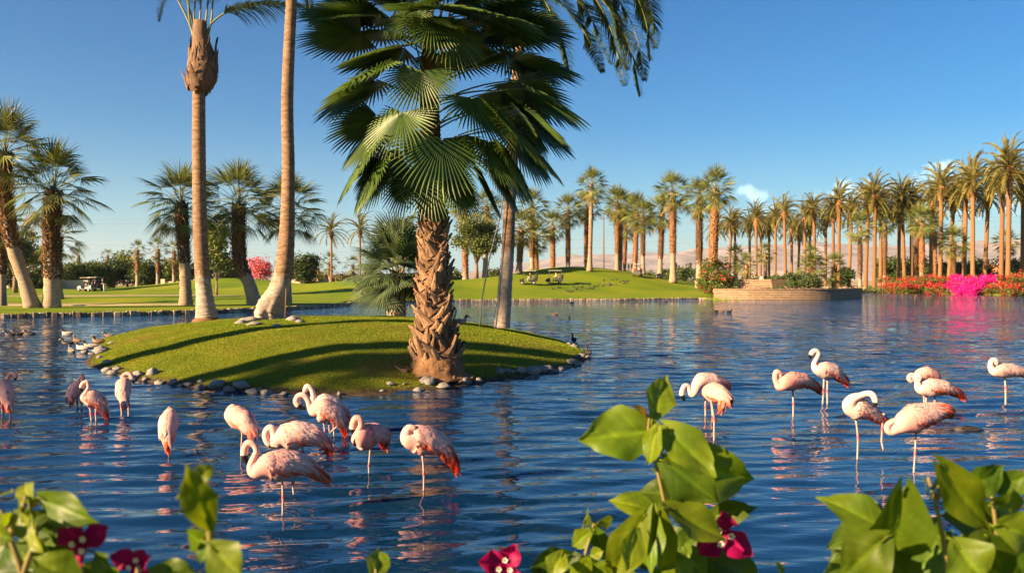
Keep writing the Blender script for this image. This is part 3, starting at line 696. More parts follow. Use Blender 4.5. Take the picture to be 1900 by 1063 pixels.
# bushy palms on the terrace
for i, (fx, fy, cy_, d, sc, n_, lab) in enumerate([(1507, 545, 498, 101, .8, 46, 'bright bushy fan palm on the stone terrace'), (1505, 545, 475, 103, .62, 36, 'taller bushy fan palm close behind the bright one on the terrace'), (1548, 545, 497, 103, .8, 40, 'dark bushy fan palm at the right of the terrace'),
                                                 (1365, 540, 478, 118, .75, 38, 'low bushy fan palm right of the red flowering bush'), (1385, 540, 492, 116, .7, 34, 'low dark palm clump above the terrace wall'), (1420, 520, 470, 150, .8, 34, 'fan palm with golden stem between avenue trunks')]):
    b_ = gpt(fx, d); fan_palm(b_, at(fx, cy_, d), lab, 460+i, FAN_FAR, n_, sc, .1, .3, fill=.4)

# ---- palms on the left shore outside the picture, whose long shadows cross the island
for i, (x, y, h, sc, lab) in enumerate([(-26.65, 6.4, 20, 1.1, 'tall fan palm on the near left shore'), (-31.9, 1.9, 21.5, 1.1, 'second tall fan palm on the near left shore'), (-29.3, 2.95, 10.2, .75, 'stout fan palm on the near left shore'),
                                       (-29.8, 10, 17.0, 1.1, 'fan palm farthest along the near left shore')]):
    z = gz1(x, y); fan_palm((x, y, z), (x, y, z+h), lab, 480+i, FAN_FAR, 50, sc, .5, .5)

# ================================================================== ISLAND PALMS
# hero fan palm
PB = onz(812, 697, .19); PB = Vector(((812-950)/FP*18.1, 18.1, 0)); PB.z = iz(PB.x, PB.y)
hero = empty('fan_palm', PB, 'big fan palm with woven trunk and huge dark fans on the island', 'palm tree')
def hp(px, py, dd=0.0): return at(px, py, 18.1+dd)-PB
axis_px = [(812, 712), (811, 680), (809, 640), (807, 600), (806, 540), (805, 480), (804, 420), (803, 360), (800, 280), (797, 200), (795, 120), (795, 70)]
axis_r = [.56, .53, .44, .37, .325, .30, .275, .26, .25, .23, .20, .12]
AX = [hp(*p) for p in axis_px]
def ax_at(py):
    ys = [p[1] for p in axis_px][::-1]
    x = np.interp(py, ys, [p[0] for p in axis_px][::-1]); return hp(x, py)
def ax_r(py): return float(np.interp(py, [p[1] for p in axis_px][::-1], axis_r[::-1]))
mb = MB(); trunk_mesh(mb, [p for p in AX], [r_*.93 for r_ in axis_r], 22, .05); mb.build('trunk', M['core'], hero)
# root mass flare with rough rings
rr_ = random.Random(3)
mb = MB(); rg = []
for k in range(15):
    t = k/14; z = -.12+.62*t; rad = [.86, .74, .67, .63, .62, .59, .60, .565, .57, .54, .545, .51, .48, .44, .38][k]
    rg.append([Vector((math.cos(a)*rad*(1+.11*mnoise.noise(Vector((math.cos(a)*4, math.sin(a)*4, z*5)))+.05*mnoise.noise(Vector((math.cos(a)*11, math.sin(a)*11, z*14)))), math.sin(a)*rad*(1+.11*mnoise.noise(Vector((math.cos(a)*4, math.sin(a)*4, z*5)))+.05*mnoise.noise(Vector((math.cos(a)*11, math.sin(a)*11, z*14)))), z)) for a in [2*PI*j/40 for j in range(40)]])
mb.rings(rg); mb.build('root_mass', M['core'], hero)
# every old leaf base is a curved strap, split at its foot, crossing its neighbours
def boot_mesh(seed):
    r = random.Random(seed); mb = MB(); L = .40*r.uniform(.85, 1.15); rows_ = 6; vs = []
    tw = r.uniform(-.12, .12)
    for k in range(rows_+1):
        t = k/rows_; w = lerp(.15, .03, t**.7); z = L*t; o_ = .02+.085*t**1.3+.02*math.sin(t*3); x0 = tw*t*t*L*2
        th_ = lerp(.020, .008, t)
        for a, off in ((-1, -.018), (-.4, .012), (.4, .012), (1, -.018)):
            vs.append((x0+a*w, o_+off+th_*(1 if abs(a) < .9 else .2), z))
        for a in (1, -1): vs.append((x0+a*w*.7, o_-th_-.01, z))
    q = 6; fs = []
    for k in range(rows_):
        for c in range(q): fs.append((k*q+c, k*q+(c+1) % q, (k+1)*q+(c+1) % q, (k+1)*q+c))
    fs.append(tuple(rows_*q+c for c in range(q)))
    mb.add(vs, fs, 0)
    return mb.mesh('leaf_base', M['boot'], False)
BOOTS = [boot_mesh(i) for i in range(6)]
nrow = 31
for k in range(nrow):
    py = 668-(668-345)*k/(nrow-1)
    for j in range(9):
        a = 2*PI*(j+.5*(k % 2))/9+rr_.uniform(-.1, .1)+.15*k
        c_ = ax_at(py); rad = ax_r(py)*.93
        o_ = bpy.data.objects.new('leaf_base', BOOTS[rr_.randrange(6)]); C.objects.link(o_); o_.parent = hero
        o_.location = c_+Vector((math.cos(a)*rad, math.sin(a)*rad, 0))
        lean = (1 if (k+j) % 2 else -1)*rr_.uniform(.35, .62)
        s_ = rr_.uniform(.7, 1.05)*lerp(1.02, .70, k/(nrow-1))
        out_ = rr_.uniform(.02, .12)+(.3 if rr_.random() < .08 and k < 14 else 0)
        o_.rotation_mode = 'QUATERNION'
        o_.rotation_quaternion = (Matrix.Rotation(a-PI/2, 3, 'Z')@Matrix.Rotation(-out_, 3, 'X')@Matrix.Rotation(lean, 3, 'Y')).to_quaternion()
        o_.scale = (s_, s_, s_)
# loose fibres fraying from the leaf bases
mb = MB()
for k in range(900):
    py = rr_.uniform(345, 690); a = rr_.uniform(0, 2*PI); c_ = ax_at(py); rad = ax_r(py)*1.02+.03
    o_ = Vector((math.cos(a), math.sin(a), 0)); tg_ = Vector((-math.sin(a), math.cos(a), 0)); p0 = c_+o_*rad; L = rr_.uniform(.08, .22); s_ = rr_.uniform(-1, 1)
    p1_ = p0+o_*.03+tg_*s_*L*.5+UP*rr_.uniform(-.5, .6)*L; p2_ = p1_+o_*rr_.uniform(.0, .05)+tg_*s_*L*.4-UP*rr_.uniform(.0, .6)*L; w_ = tg_*.0045+UP*.0045
    c = rr_.uniform(.6, 1.3); mb.add([p0-w_, p0+w_, p1_+w_, p1_-w_, p2_], [(0, 1, 2, 3), (3, 2, 4)], 0, (c, c, c))
tag(mb.build('fibre', M['boot_far'], hero, False), kind='stuff')
# fallen scraps of leaf base round the foot
for k in range(14):
    a = -PI/2+rr_.uniform(-1.5, 1.5); q_ = PB+Vector((math.cos(a)*rr_.uniform(.5, .8), math.sin(a)*rr_.uniform(.5, .8), 0))
    o_ = bpy.data.objects.new('leaf_base', BOOTS[k % 6]); C.objects.link(o_); o_.parent = hero; o_.location = Vector((q_.x, q_.y, iz(q_.x, q_.y)+.02))-PB; o_.scale = (.55, .55, .6)
    o_.rotation_euler = (rr_.uniform(-1.5, -.7), rr_.uniform(-.6, .6), a-PI/2+rr_.uniform(-.9, .9))
# fans: (petiole root row, hub column, hub row, hub depth, fan direction (right, depth, up), radius, seed)
HF = [(210, 781, 132, -1.1, (-.15, -.35, -1), 1.15, 1), (260, 746, 209, -1.1, (-.35, -.35, -1), 1.25, 2), (300, 819, 257, -1.2, (.02, -.3, -1), 1.5, 3), (250, 876, 182, -1.1, (.55, -.3, -.9), 1.5, 4),
      (150, 750, 88, -.3, (-1, -.2, -.35), 1.75, 5), (200, 698, 148, -.3, (-1, -.15, -.65), 1.8, 6), (300, 690, 262, -.3, (-.55, -.1, -1), 1.75, 7), (330, 762, 310, .3, (-.3, .3, -1), 1.3, 8),
      (330, 888, 312, -.1, (.45, .0, -1), 1.35, 9), (280, 952, 232, -.3, (.75, -.1, -.85), 1.85, 10), (220, 972, 165, -.2, (1, -.1, -.55), 1.85, 11), (170, 955, 112, -.2, (1, -.1, -.25), 1.75, 12),
      (130, 950, 50, -.2, (1, -.1, -.12), 1.6, 13), (110, 700, 30, -.2, (-1, .1, -.05), 1.7, 14), (150, 757, 14, -.9, (-.1, -.5, -.9), .95, 15), (160, 833, 45, -1.0, (.1, -.4, -.95), 1.25, 16),
      (140, 890, 10, -.6, (.7, -.3, -.5), 1.4, 17), (340, 716, 300, .4, (-.5, .4, -1), 1.4, 18), (320, 930, 290, .5, (.6, .4, -1), 1.5, 19), (250, 700, 215, .7, (-.9, .5, -.7), 1.5, 20),
      (200, 930, 170, .9, (.8, .6, -.6), 1.5, 21),
     
      (260, 650+55, 236, -.5, (-.8, -.2, -1), 1.35, 28), (290, 905, 262, -.7, (.6, -.3, -1), 1.4, 29), (250, 925, 205, -.5, (.7, -.2, -.9), 1.6, 32), (300, 940, 275, -.2, (.5, 0, -1), 1.5, 33), (330, 700, 300, -.5, (-.4, -.1, -1), 1.35, 35), (240, 970, 200, .2, (.85, .1, -.8), 1.75, 40), (170, 715, 115, -.7, (-.9, -.3, -.6), 1.5, 42), (120, 800, 30, -1.1, (0, -.5, -.9), 1.1, 43), (200, 960, 150, 1.0, (.8, .5, -.7), 1.7, 51), (240, 945, 195, .8, (.7, .3, -.9), 1.7, 52), (280, 960, 245, .6, (.6, .2, -1), 1.6, 53), (160, 940, 95, 1.2, (.9, .6, -.5), 1.7, 54), (130, 930, 40, .9, (.9, .5, -.2), 1.6, 55), (310, 915, 300, .3, (.5, .1, -1), 1.45, 56), (300, 720, 280, .2, (-.6, .2, -1), 1.5, 58), (345, 800, 330, -.6, (-.1, -.2, -1), 1.05, 45), (340, 845, 325, -.3, (.3, -.1, -1), 1.15, 46)]
# the upper crown, above the picture
for i in range(26):
    a = i*2.39996; e = R([78, 64, 50, 36, 22, 10][i % 6]); L = 1.55
    hub = Vector((math.cos(a)*math.cos(e)*L, math.sin(a)*math.cos(e)*L, math.sin(e)*L+.1))
    HF.append((100-20*(i % 3), None, hub, 0, (math.cos(a)*math.cos(e*.6), math.sin(a)*math.cos(e*.6), math.sin(e)*.7-.35), 1.6, 60+i))
def hero_frond(mats, ax_p, hub, dr, Rl, seed, parent, nseg=40, r0=.035):
    mb = MB(); out_ = Vector((hub.x-ax_p.x, hub.y-ax_p.y, 0)); out_ = out_.normalized() if out_.length > .05 else Vector((0, -1, 0))
    d0 = (out_*.8+UP*.55).normalized()
    petiole(mb, ax_p, hub, 0, r0, r0*.5, 1, 6, 8, d0)
    side = Vector((-out_.y, out_.x, 0))
    r = random.Random(seed); side = side+UP*r.uniform(-.25, .25)
    fan_blade(mb, hub, Vector(dr), side, Rl*.93, seed, nseg, 7, R(r.uniform(96, 116)), r.uniform(.10, .30), r.uniform(.52, .62), 0, r.uniform(.05, .22), 2, .6)
    return mb.build('frond', mats, parent)
for (py0, hx, hy, hd, dr, Rl, sd_) in HF:
    a0 = ax_at(py0)
    hub = hp(hx, hy, hd) if hx is not None else ax_at(90)+hy
    hero_frond([M['fan_near'], M['petiole']], a0, hub, dr, Rl, sd_, hero)
# spear leaves in the heart
mb = MB()
for i in range(7):
    a = i*2.4; tip = ax_at(70)+Vector((math.cos(a)*.35, math.sin(a)*.35, 1.6+.12*i))
    mb.tube([ax_at(90), ax_at(70)+Vector((math.cos(a)*.1, math.sin(a)*.1, .7)), tip], [.05, .035, .008], 5)
mb.build('spear', M['petiole'], hero)

# small fan palm behind the crest
d = 31.0; sb = Vector(((735-950)/FP*d, d, 0)); sb.z = iz(sb.x, sb.y)
small = empty('fan_palm', sb, 'young bluish fan palm with short thick trunk behind the island crest', 'palm tree')
mb = MB(); tp = [at(x, y, d)-sb for x, y in ((735, 615), (735, 590), (735, 560), (736, 530))]
trunk_mesh(mb, tp, [.40, .36, .36, .3], 12, .1); mb.build('trunk', M['pale_trunk'], small)
mb = MB(); wedge_boots(mb, tp[1:]+[at(737, 505, d)-sb], [.37, .37, .33, .2], 70, random.Random(6), (.16, .3), .5, (.4, 1.0)); mb.build('boot_skirt', M['boot_dark'], small, False)
r = random.Random(44); top = at(737, 520, d)-sb
for i in range(44):
    e = [80, 66, 60, 50, 45, 35, 24, 18, 10, 4, -12][int(i/44*11)]
    e = min(FAN_EL, key=lambda q: abs(q-e))
    put('frond', FAN_SMALL[(e, r.randrange(3))], small, tuple(top+UP*.5*(e/80)), i*2.39996, 1.42*r.uniform(.85, 1.1))

# three tall bare trunks
M['queen_trunk'] = pmat('queen_trunk', (.21, .11, .055), (.36, .20, .10), 3, .85, bump=.5, bscale=16, stretch=(1, 1, 5), bdist=.03)
M['queen_foot'] = pmat('queen_foot', (.30, .23, .19), (.44, .36, .30), 3, .85, bump=.5, bscale=14, stretch=(1, 1, 3), bdist=.03)
M['sheath'] = pmat('sheath_fibre', (.085, .048, .028), (.25, .15, .09), 7, .85, bump=.7, bscale=30, stretch=(3, 3, .6), rnd=.3)
def queen_mat(zs):
    m, n_, l_ = newmat('ringed_trunk'); out = n_.new('ShaderNodeOutputMaterial'); b_ = n_.new('ShaderNodeBsdfPrincipled'); b_.inputs['Roughness'].default_value = .85; b_.inputs['Specular IOR Level'].default_value = .2
    tcn_ = n_.new('ShaderNodeTexCoord'); sp_ = n_.new('ShaderNodeSeparateXYZ'); l_.new(tcn_.outputs['Object'], sp_.inputs[0])
    def nn(sc, st, det=6):
        mp_ = n_.new('ShaderNodeMapping'); mp_.inputs['Scale'].default_value = st; l_.new(tcn_.outputs['Object'], mp_.inputs[0]); q = n_.new('ShaderNodeTexNoise'); q.inputs['Scale'].default_value = sc; q.inputs['Detail'].default_value = det; l_.new(mp_.outputs[0], q.inputs['Vector']); return q.outputs[0]
    def rp(src, stops):
        q = n_.new('ShaderNodeValToRGB'); e = q.color_ramp.elements
        for i, (p_, c_) in enumerate(stops): e[i].position = p_; e[i].color = (*c_, 1)
        l_.new(src, q.inputs[0]); return q.outputs[0]
    up_c = rp(nn(4, (1, 1, 3)), [(.3, (.15, .085, .05)), (.7, (.32, .205, .125))]); lo_c = rp(nn(4, (1, 1, 2)), [(.3, (.25, .19, .15)), (.7, (.46, .38, .31))])
    ma = n_.new('ShaderNodeMath'); ma.operation = 'MULTIPLY_ADD'; l_.new(nn(5, (1, 1, .35)), ma.inputs[0]); ma.inputs[1].default_value = 1.5; l_.new(sp_.outputs[2], ma.inputs[2])
    mr = n_.new('ShaderNodeMapRange'); mr.inputs[1].default_value = zs+.65; mr.inputs[2].default_value = zs+.85; l_.new(ma.outputs[0], mr.inputs[0])
    mx_ = n_.new('ShaderNodeMix'); mx_.data_type = 'RGBA'; l_.new(mr.outputs[0], mx_.inputs[0]); l_.new(lo_c, mx_.inputs[6]); l_.new(up_c, mx_.inputs[7])
    # dark ring scars and pock marks
    sc_ = rp(nn(9, (.7, .7, 4.0), 3), [(.30, (.45, .42, .4)), (.42, (1, 1, 1))]); m2 = n_.new('ShaderNodeMix'); m2.data_type = 'RGBA'; m2.blend_type = 'MULTIPLY'; m2.inputs[0].default_value = 1; l_.new(mx_.outputs[2], m2.inputs[6]); l_.new(sc_, m2.inputs[7])
    l_.new(m2.outputs[2], b_.inputs['Base Color'])
    bp_ = n_.new('ShaderNodeBump'); bp_.inputs['Strength'].default_value = .7; bp_.inputs['Distance'].default_value = .03; l_.new(nn(12, (1, 1, 4)), bp_.inputs['Height']); l_.new(bp_.outputs[0], b_.inputs['Normal']); l_.new(b_.outputs[0], out.inputs[0])
    return m
def tall_palm(name, label, d, foot, path, wpx, split, seed, top_rel, gnarl=0.0):
    """foot pixel, trunk path pixels from the foot up, widths in pixels, index where the grey foot ends"""
    b_ = at(*foot, d); b_.z = iz(b_.x, b_.y)-.05
    root = empty(name, b_, label, 'palm tree')
    P = catmull([at(x, y, d)-b_ for x, y in path], 5); W_ = np.interp(np.linspace(0, len(path)-1, len(P)), range(len(path)), wpx)*d/FP/2*.95
    s_ = split*5
    r = random.Random(seed)
    Q = []; Wq = []
    for i in range(len(P)-1):
        kk = max(2, int((P[i+1]-P[i]).length/.06))
        for j in range(kk):
            t = j/kk; Q.append(P[i].lerp(P[i+1], t)); Wq.append(lerp(W_[i], W_[i+1], t)*(1+.035*((len(Q) % 4) == 0)-.022*((len(Q) % 4) == 2)+r.uniform(-.008, .008)))
    Q.append(P[-1]); Wq.append(W_[-1])
    mb = MB(); mb.tube(Q, Wq, 24)
    if gnarl:
        zt = P[s_].z
        for i, v in enumerate(mb.v):
            v = Vector(v); k = max(0, 1-v.z/zt)
            if k > 0:
                c = min(Q, key=lambda q: abs(q.z-v.z)); o_ = v-c
                mb.v[i] = tuple(c+o_*(1+gnarl*k*(mnoise.noise(Vector((o_.x*5, o_.y*5, v.z*1.2)))*.9+.5*mnoise.noise(Vector((o_.x*12, o_.y*12, v.z*4))))))
    mb.build('trunk', queen_mat(P[s_].z), root)
    return root, b_, P
# left trunk with the fibre bulb
q1r, q1b, q1P = tall_palm('queen_palm', 'tall palm with a shaggy fibre bulb under its crown, left trunk on the island', 30, (383, 592), [(383, 600), (383, 588), (382, 575), (379, 545), (376, 515), (372, 440), (370, 360), (369, 260), (369, 165)], [44, 42, 38, 31, 29, 27, 26, 25, 24], 4, 1, None)
mb = MB(); mb.tube([Vector((0, 0, -.1)), Vector((0, 0, .1)), Vector((0, 0, .22))], [.52, .50, .36], 16); mb.build('root_mass', M['core'], q1r)
bulb = [at(x, y, 30)-q1b for x, y in ((369, 172), (370, 160), (374, 145), (377, 125), (377, 105), (374, 85), (371, 65), (371, 40))]
mb = MB(); mb.tube(bulb, [.24, .47, .56, .53, .45, .35, .27, .24], 14); mb.build('bulb', M['sheath'], q1r)
r = random.Random(12)
SHE = []
for v in range(4):
    mb = MB(); vs = []
    for k in range(6):
        t = k/5; w = lerp(.20, .05, t**1.5)
        for a in (-1, 0, 1): vs.append((a*w*(1+.1*r.uniform(-1, 1)), .03+.05*(1-abs(a))+.10*max(0, t-.6)*r.uniform(.5, 2), t*.95))
    mb.add(vs, [(k*3+c, k*3+c+1, k*3+c+4, k*3+c+3) for k in range(5) for c in range(2)]); SHE.append(mb.mesh('sheath', M['sheath'], True))
for k in range(84):
    t = r.uniform(.0, .74); i = t*(len(bulb)-2); i0 = int(i); c_ = bulb[i0].lerp(bulb[i0+1], i-i0); rad = float(np.interp(i, range(8), [.22, .42, .52, .54, .50, .38, .28, .24]))
    a = k*2.39996
    o_ = bpy.data.objects.new('sheath', SHE[k % 4]); C.objects.link(o_); o_.parent = q1r; o_.location = c_+Vector((math.cos(a)*rad*.97, math.sin(a)*rad*.97, -.12)); o_.rotation_mode = 'QUATERNION'
    flip = False
    o_.rotation_quaternion = (Matrix.Rotation(a-PI/2, 3, 'Z')@Matrix.Rotation((r.uniform(.02, .30) if t > .25 else r.uniform(-.35, .08)), 3, 'X')@Matrix.Rotation(r.uniform(-.3, .3), 3, 'Y')).to_quaternion()
    s_ = r.uniform(.4, .85); o_.scale = (s_*r.uniform(.5, 1), s_, s_)
def qfrond(root, b_, d, pathpx, seed, ll=.95, nl=70, depth=None, r0=.045, ldroop=.16, lw=.045):
    P = []
    for i, (x, y) in enumerate(pathpx):
        P.append(at(x, y, d+(depth[i] if depth else 0))-b_)
    me = pinnate_mesh('frond', 0, 0, 1, seed, [M['queen_leaf'], M['petiole']], nl, ll, lw, ldroop=ldroop, vee=.35, bare=.3, lsteps=4, r0=r0, path=P)
    return put('frond', me, root)
qfrond(q1r, q1b, 30, [(384, 70), (390, 48), (412, 28), (445, 16), (490, 8), (545, 8), (600, 20), (640, 45)], 1, 1.5, 150, ldroop=.5, lw=.055)
for i, (x0, x1) in enumerate(((352, 345), (360, 362), (371, 374), (382, 390), (392, 400))):
    qfrond(q1r, q1b, 30, [(x0*.4+372*.6, 90), (x0, 40), (x1, -20), (x1+(x1-372)*1.5, -110), (x1+(x1-372)*4, -190), (x1+(x1-372)*7, -200)], 10+i, .8, 50, [0, 0, .2*i-.4, .5*i-1, i-2, 1.4*i-2.8])
qfrond(q1r, q1b, 30, [(365, 80), (345, 30), (320, -15), (285, -50), (250, -60), (215, -45)], 20, .8, 60)
qfrond(q1r, q1b, 30, [(368, 80), (352, 20), (335, -30), (320, -30), (300, 10), (295, 40)], 21, .55, 40, [0, .2, .6, 1.2, 1.8, 2.2])
# curving orange trunk with swollen foot
q2r, q2b, q2P = tall_palm('queen_palm', 'tall palm with orange curving trunk and swollen pale foot', 27, (500, 596), [(500, 604), (498, 592), (497, 580), (505, 560), (516, 540), (524, 515), (529, 480), (532, 440), (534, 380), (535, 300), (533, 200), (536, 100), (541, 0), (545, -120)], [44, 50, 52, 46, 40, 37, 33, 30, 26, 24, 23, 22, 21, 19], 5, 2, None, .42)
q2m = [pinnate_mesh('frond', 0, R([60, 35, 15, -10][i % 4]), 3.6, 700+i, [M['queen_leaf'], M['petiole']], 44, .75, .05, .55, Vector((.1, 0, 0)), 9, .5, .4, .2, 3, .04) for i in range(8)]
for i in range(22): put('frond', q2m[i % 8], q2r, tuple(at(545, -120, 27)-q2b), i*2.39996)
# leaning pale trunk right of the big palm
q3r, q3b, q3P = tall_palm('queen_palm', 'tall palm with pale trunk leaning right, standing behind the big fan palm', 26.5, (932, 602), [(931, 608), (932, 590), (935, 560), (938, 520), (942, 470), (945, 400), (949, 330), (953, 240), (959, 140), (966, 40), (972, -50)], [34, 32, 29, 27, 25, 23, 21, 20, 20, 19, 18], 4, 3, None)
for i, pth in enumerate([[(970, -50), (1010, -62), (1080, -35), (1140, 30), (1172, 100), (1188, 178)], [(970, -50), (1030, -80), (1110, -70), (1170, -25), (1198, 40), (1207, 112)], [(970, -45), (1000, -25), (1050, 15), (1090, 70), (1118, 135)],
                         [(970, -50), (1030, -50), (1090, -20), (1130, 45), (1150, 120), (1160, 160)], [(970, -45), (990, -30), (1020, 20), (1045, 80), (1060, 150)], [(970, -50), (1040, -75), (1130, -60), (1185, -10), (1200, 60)],
                         [(970, -50), (1060, -60), (1120, -10), (1150, 60), (1165, 130)], [(970, -50), (1060, -90), (1150, -80), (1195, -30), (1212, 40), (1216, 90)], [(970, -45), (1010, -40), (1070, 0), (1105, 50), (1135, 120)], [(970, -48), (1020, -70), (1100, -45), (1160, 20), (1186, 90), (1196, 150)], [(970, -50), (900, -90), (830, -80), (770, -20), (745, 50)], [(970, -50), (950, -120), (900, -180), (820, -190)], [(970, -50), (990, -130), (1040, -190), (1120, -190)], [(970, -50), (930, -70), (890, -40), (865, 30)], [(970, -50), (975, -140), (985, -220), (1000, -280)]]):
    rr2 = random.Random(i)
    qfrond(q3r, q3b, 26.5, pth, 40+i, .95, 150, [k*rr2.uniform(-.35, .35) for k in range(len(pth))])
# ================================================================== TREES, SHRUBS
def leaf_cloud(name, blobs, n, size, mat, seed, tint=(1, 1, 1), flowers=None, flat=0.0, shell=.55):
    """many small leaf faces spread through uneven lobes; blobs: (x, y, z, rx, ry, rz)"""
    g = np.random.default_rng(seed); B = np.array(blobs, float)
    vol = B[:, 3]*B[:, 4]*B[:, 5]; vol = vol**.8
    idx = g.choice(len(B), n, p=vol/vol.sum())
    d = g.normal(size=(n, 3)); d /= np.linalg.norm(d, axis=1)[:, None]
    rad = (shell+(1-shell)*g.uniform(0, 1, n)**.6)*(1+.18*np.sin(d[:, 0]*5+idx)*np.cos(d[:, 2]*6+idx*2))
    c = B[idx, :3]+d*B[idx, 3:6]*rad[:, None]
    # leaves gather round twig ends
    nc_ = max(8, n//16); pick = g.integers(0, nc_, n); c = c[:nc_][pick % nc_]+g.normal(size=(n, 3))*size*1.5
    d = d[:nc_][pick % nc_]
    t1 = g.normal(size=(n, 3)); t1 /= np.linalg.norm(t1, axis=1)[:, None]
    t2 = np.cross(t1, d+.6*g.normal(size=(n, 3))); t2 /= np.linalg.norm(t2, axis=1)[:, None]+1e-9
    s = (size*g.uniform(.6, 1.3, n))[:, None]
    Q = np.stack([c-t1*s, c-t2*s*.55, c+t1*s, c+t2*s*.55], 1)
    col = np.array(tint)[None, :]*g.uniform(.65, 1.3, (n, 1))*np.stack([g.uniform(.85, 1.25, n), np.ones(n), g.uniform(.7, 1.1, n)], -1)
    if flowers is not None:
        fr, fc = flowers; isf = g.uniform(0, 1, n) < fr
        # flowers gather in drifts on the outside
        dr = np.sin(c[:, 0]*2.3+1)*np.cos(c[:, 1]*1.9)+np.sin(c[:, 2]*3.1+c[:, 0]); isf &= (dr > -.3) | (fr > .8)
        col[isf] = np.array(fc)[None, :]*g.uniform(.75, 1.2, (isf.sum(), 1))
    return npmesh(name, Q.reshape(-1, 3), np.arange(n*4).reshape(-1, 4), mat, False, col=np.repeat(col, 4, 0))
M['leaf_v'] = pmat('leaf_by_tint', (.85, .85, .85), (1.1, 1.1, 1.1), 1.5, .55, vcol=True, trans=.25, tcol=(1.3, 1.2, .7))
def lobes(r, w, dpt, h, z0, n):
    b = [(0, 0, z0+h*.45, w*.36, dpt*.36, h*.42)]
    for i in range(n):
        a = i*2.39996; k = r.uniform(.45, .95); zz = z0+h*r.uniform(.22, .85)
        taper = 1-.45*abs((zz-z0)/h-.45)
        b.append((math.cos(a)*w*.5*k*taper*.75, math.sin(a)*dpt*.5*k*taper*.75, zz, w*r.uniform(.14, .24), dpt*r.uniform(.14, .24), h*r.uniform(.12, .2)))
    return b
def shrub(px, d, w, h, label, seed, tint, name='shrub', n=2600, size=.14, flowers=None, cat='shrub', group=None, z0=0.0, dpt=None, base=None, sunk=.1):
    r = random.Random(seed); b_ = base or gpt(px, d)
    root = empty(name, b_, label, cat, group)
    me = leaf_cloud('foliage', lobes(r, w, dpt or w, h, z0, 14), n, size, M['leaf_v'], seed, tint, flowers)
    link('foliage', me, root)
    mb = MB()
    for k in range(4):
        a = k*1.7; mb.tube([(0, 0, -.1), (math.cos(a)*w*.08, math.sin(a)*w*.08, h*.25), (math.cos(a)*w*.2, math.sin(a)*w*.2, h*.6)], [.07, .05, .02], 5)
    mb.build('stem', M['bark'], root)
    return root
def tree(px, d, ytop, ybot, wpx, label, seed, tint, n=5000, size=.2, trunk_r=.2, lean=0.0, flowers=None, fork=3, base=None, nl=16, shell=.5):
    r = random.Random(seed); b_ = base or gpt(px, d)
    root = empty('tree', b_, label, 'tree')
    zt, zb = at(px, ytop, d).z-b_.z, at(px, ybot, d).z-b_.z; w = wpx*d/FP
    bl = lobes(r, w, w, zt-zb, zb, nl)
    bl = [(x+lean, y, z, a, b2, c) for x, y, z, a, b2, c in bl]
    link('crown', leaf_cloud('crown', bl, n, size, M['leaf_v'], seed, tint, flowers, shell=shell), root)
    mb = MB(); sp_ = zb*.7 if zb > .8 else .5
    mb.tube([(0, 0, -.1), (lean*.1, 0, sp_*.5), (lean*.3, 0, sp_)], [trunk_r*1.3, trunk_r, trunk_r*.85], 9)
    for i in range(fork+2):
        t = bl[1+i*2 if 1+i*2 < len(bl) else -1]; a = Vector((lean*.3, 0, sp_*.97)); e = Vector(t[:3])
        mid = a.lerp(e, .5)+Vector((r.uniform(-.2, .2), r.uniform(-.2, .2), .25))
        mb.tube([a, mid, e], [trunk_r*.6, trunk_r*.4, trunk_r*.12], 6)
    mb.build('trunk', M['bark'], root)
    return root
G_DARK, G_MID, G_LITE, G_OLIVE = (.04, .07, .016), (.065, .10, .02), (.12, .155, .025), (.12, .12, .04)
HG = 'round shrubs in the hedge beyond the left lawn'
hedge = [(128, 60, 44), (150, 44, 40), (172, 40, 44), (190, 46, 40), (212, 44, 46), (236, 48, 58), (262, 44, 44), (275, 44, 46), (306, 48, 50), (328, 44, 50), (372, 50, 44), (420, 50, 50), (440, 44, 40)]
for i, (px, w, h) in enumerate(hedge):
    d = 178+(i*37 % 11); lite = i in (5, 8)
    shrub(px, d, w*d/FP*1.15, h*d/FP*1.1, f'{"light" if lite else "dark"} green shrub, {ORD[i]} from the left in the far hedge behind the golf carts', 500+i, G_LITE if lite else (G_DARK if i % 3 else G_MID), n=2400, size=.30, group=HG)
for i, (px, w, h) in enumerate([(20, 60, 40), (55, 50, 36), (85, 50, 42)]):
    shrub(px, 150, w*150/FP, h*150/FP, f'dark shrub, {ORD[i]} from the picture edge behind the leaning palms', 520+i, G_DARK, n=2200, size=.25, group=HG)
tree(28, 112, 420, 500, 72, 'grey-green tree behind the left-leaning palm', 530, (.09, .12, .05), 5200, .2, .3)
tree(60, 170, 448, 505, 60, 'olive tree behind the shaggy palms', 531, G_OLIVE, 3200, .25, .3)
tree(402, 92, 395, 510, 62, 'feathery light green tree beside the tall bulbed trunk', 532, (.12, .16, .03), 4200, .17, .12, fork=3, shell=.25)
tree(482, 150, 474, 524, 54, 'pink blossoming tree before the beige wall', 533, (.62, .16, .20), 2600, .2, .16, flowers=(.93, (.62, .15, .20)), shell=.2, nl=22)
tree(566, 168, 470, 527, 58, 'dark dense evergreen tree right of the curving trunk', 534, G_DARK, 6000, .26, .3, shell=.6)
tree(532, 182, 470, 525, 46, 'dark evergreen tree half hidden behind the curving trunk', 535, (.05, .08, .03), 4200, .26, .3)
tree(884, 122, 396, 478, 96, 'round bright tree between the big palm and the leaning trunk', 536, (.10, .13, .035), 8500, .2, .3, fork=3, shell=.45)
tree(748, 130, 398, 470, 76, 'round green tree behind the young bluish palm', 537, (.09, .13, .03), 5000, .22, .3)
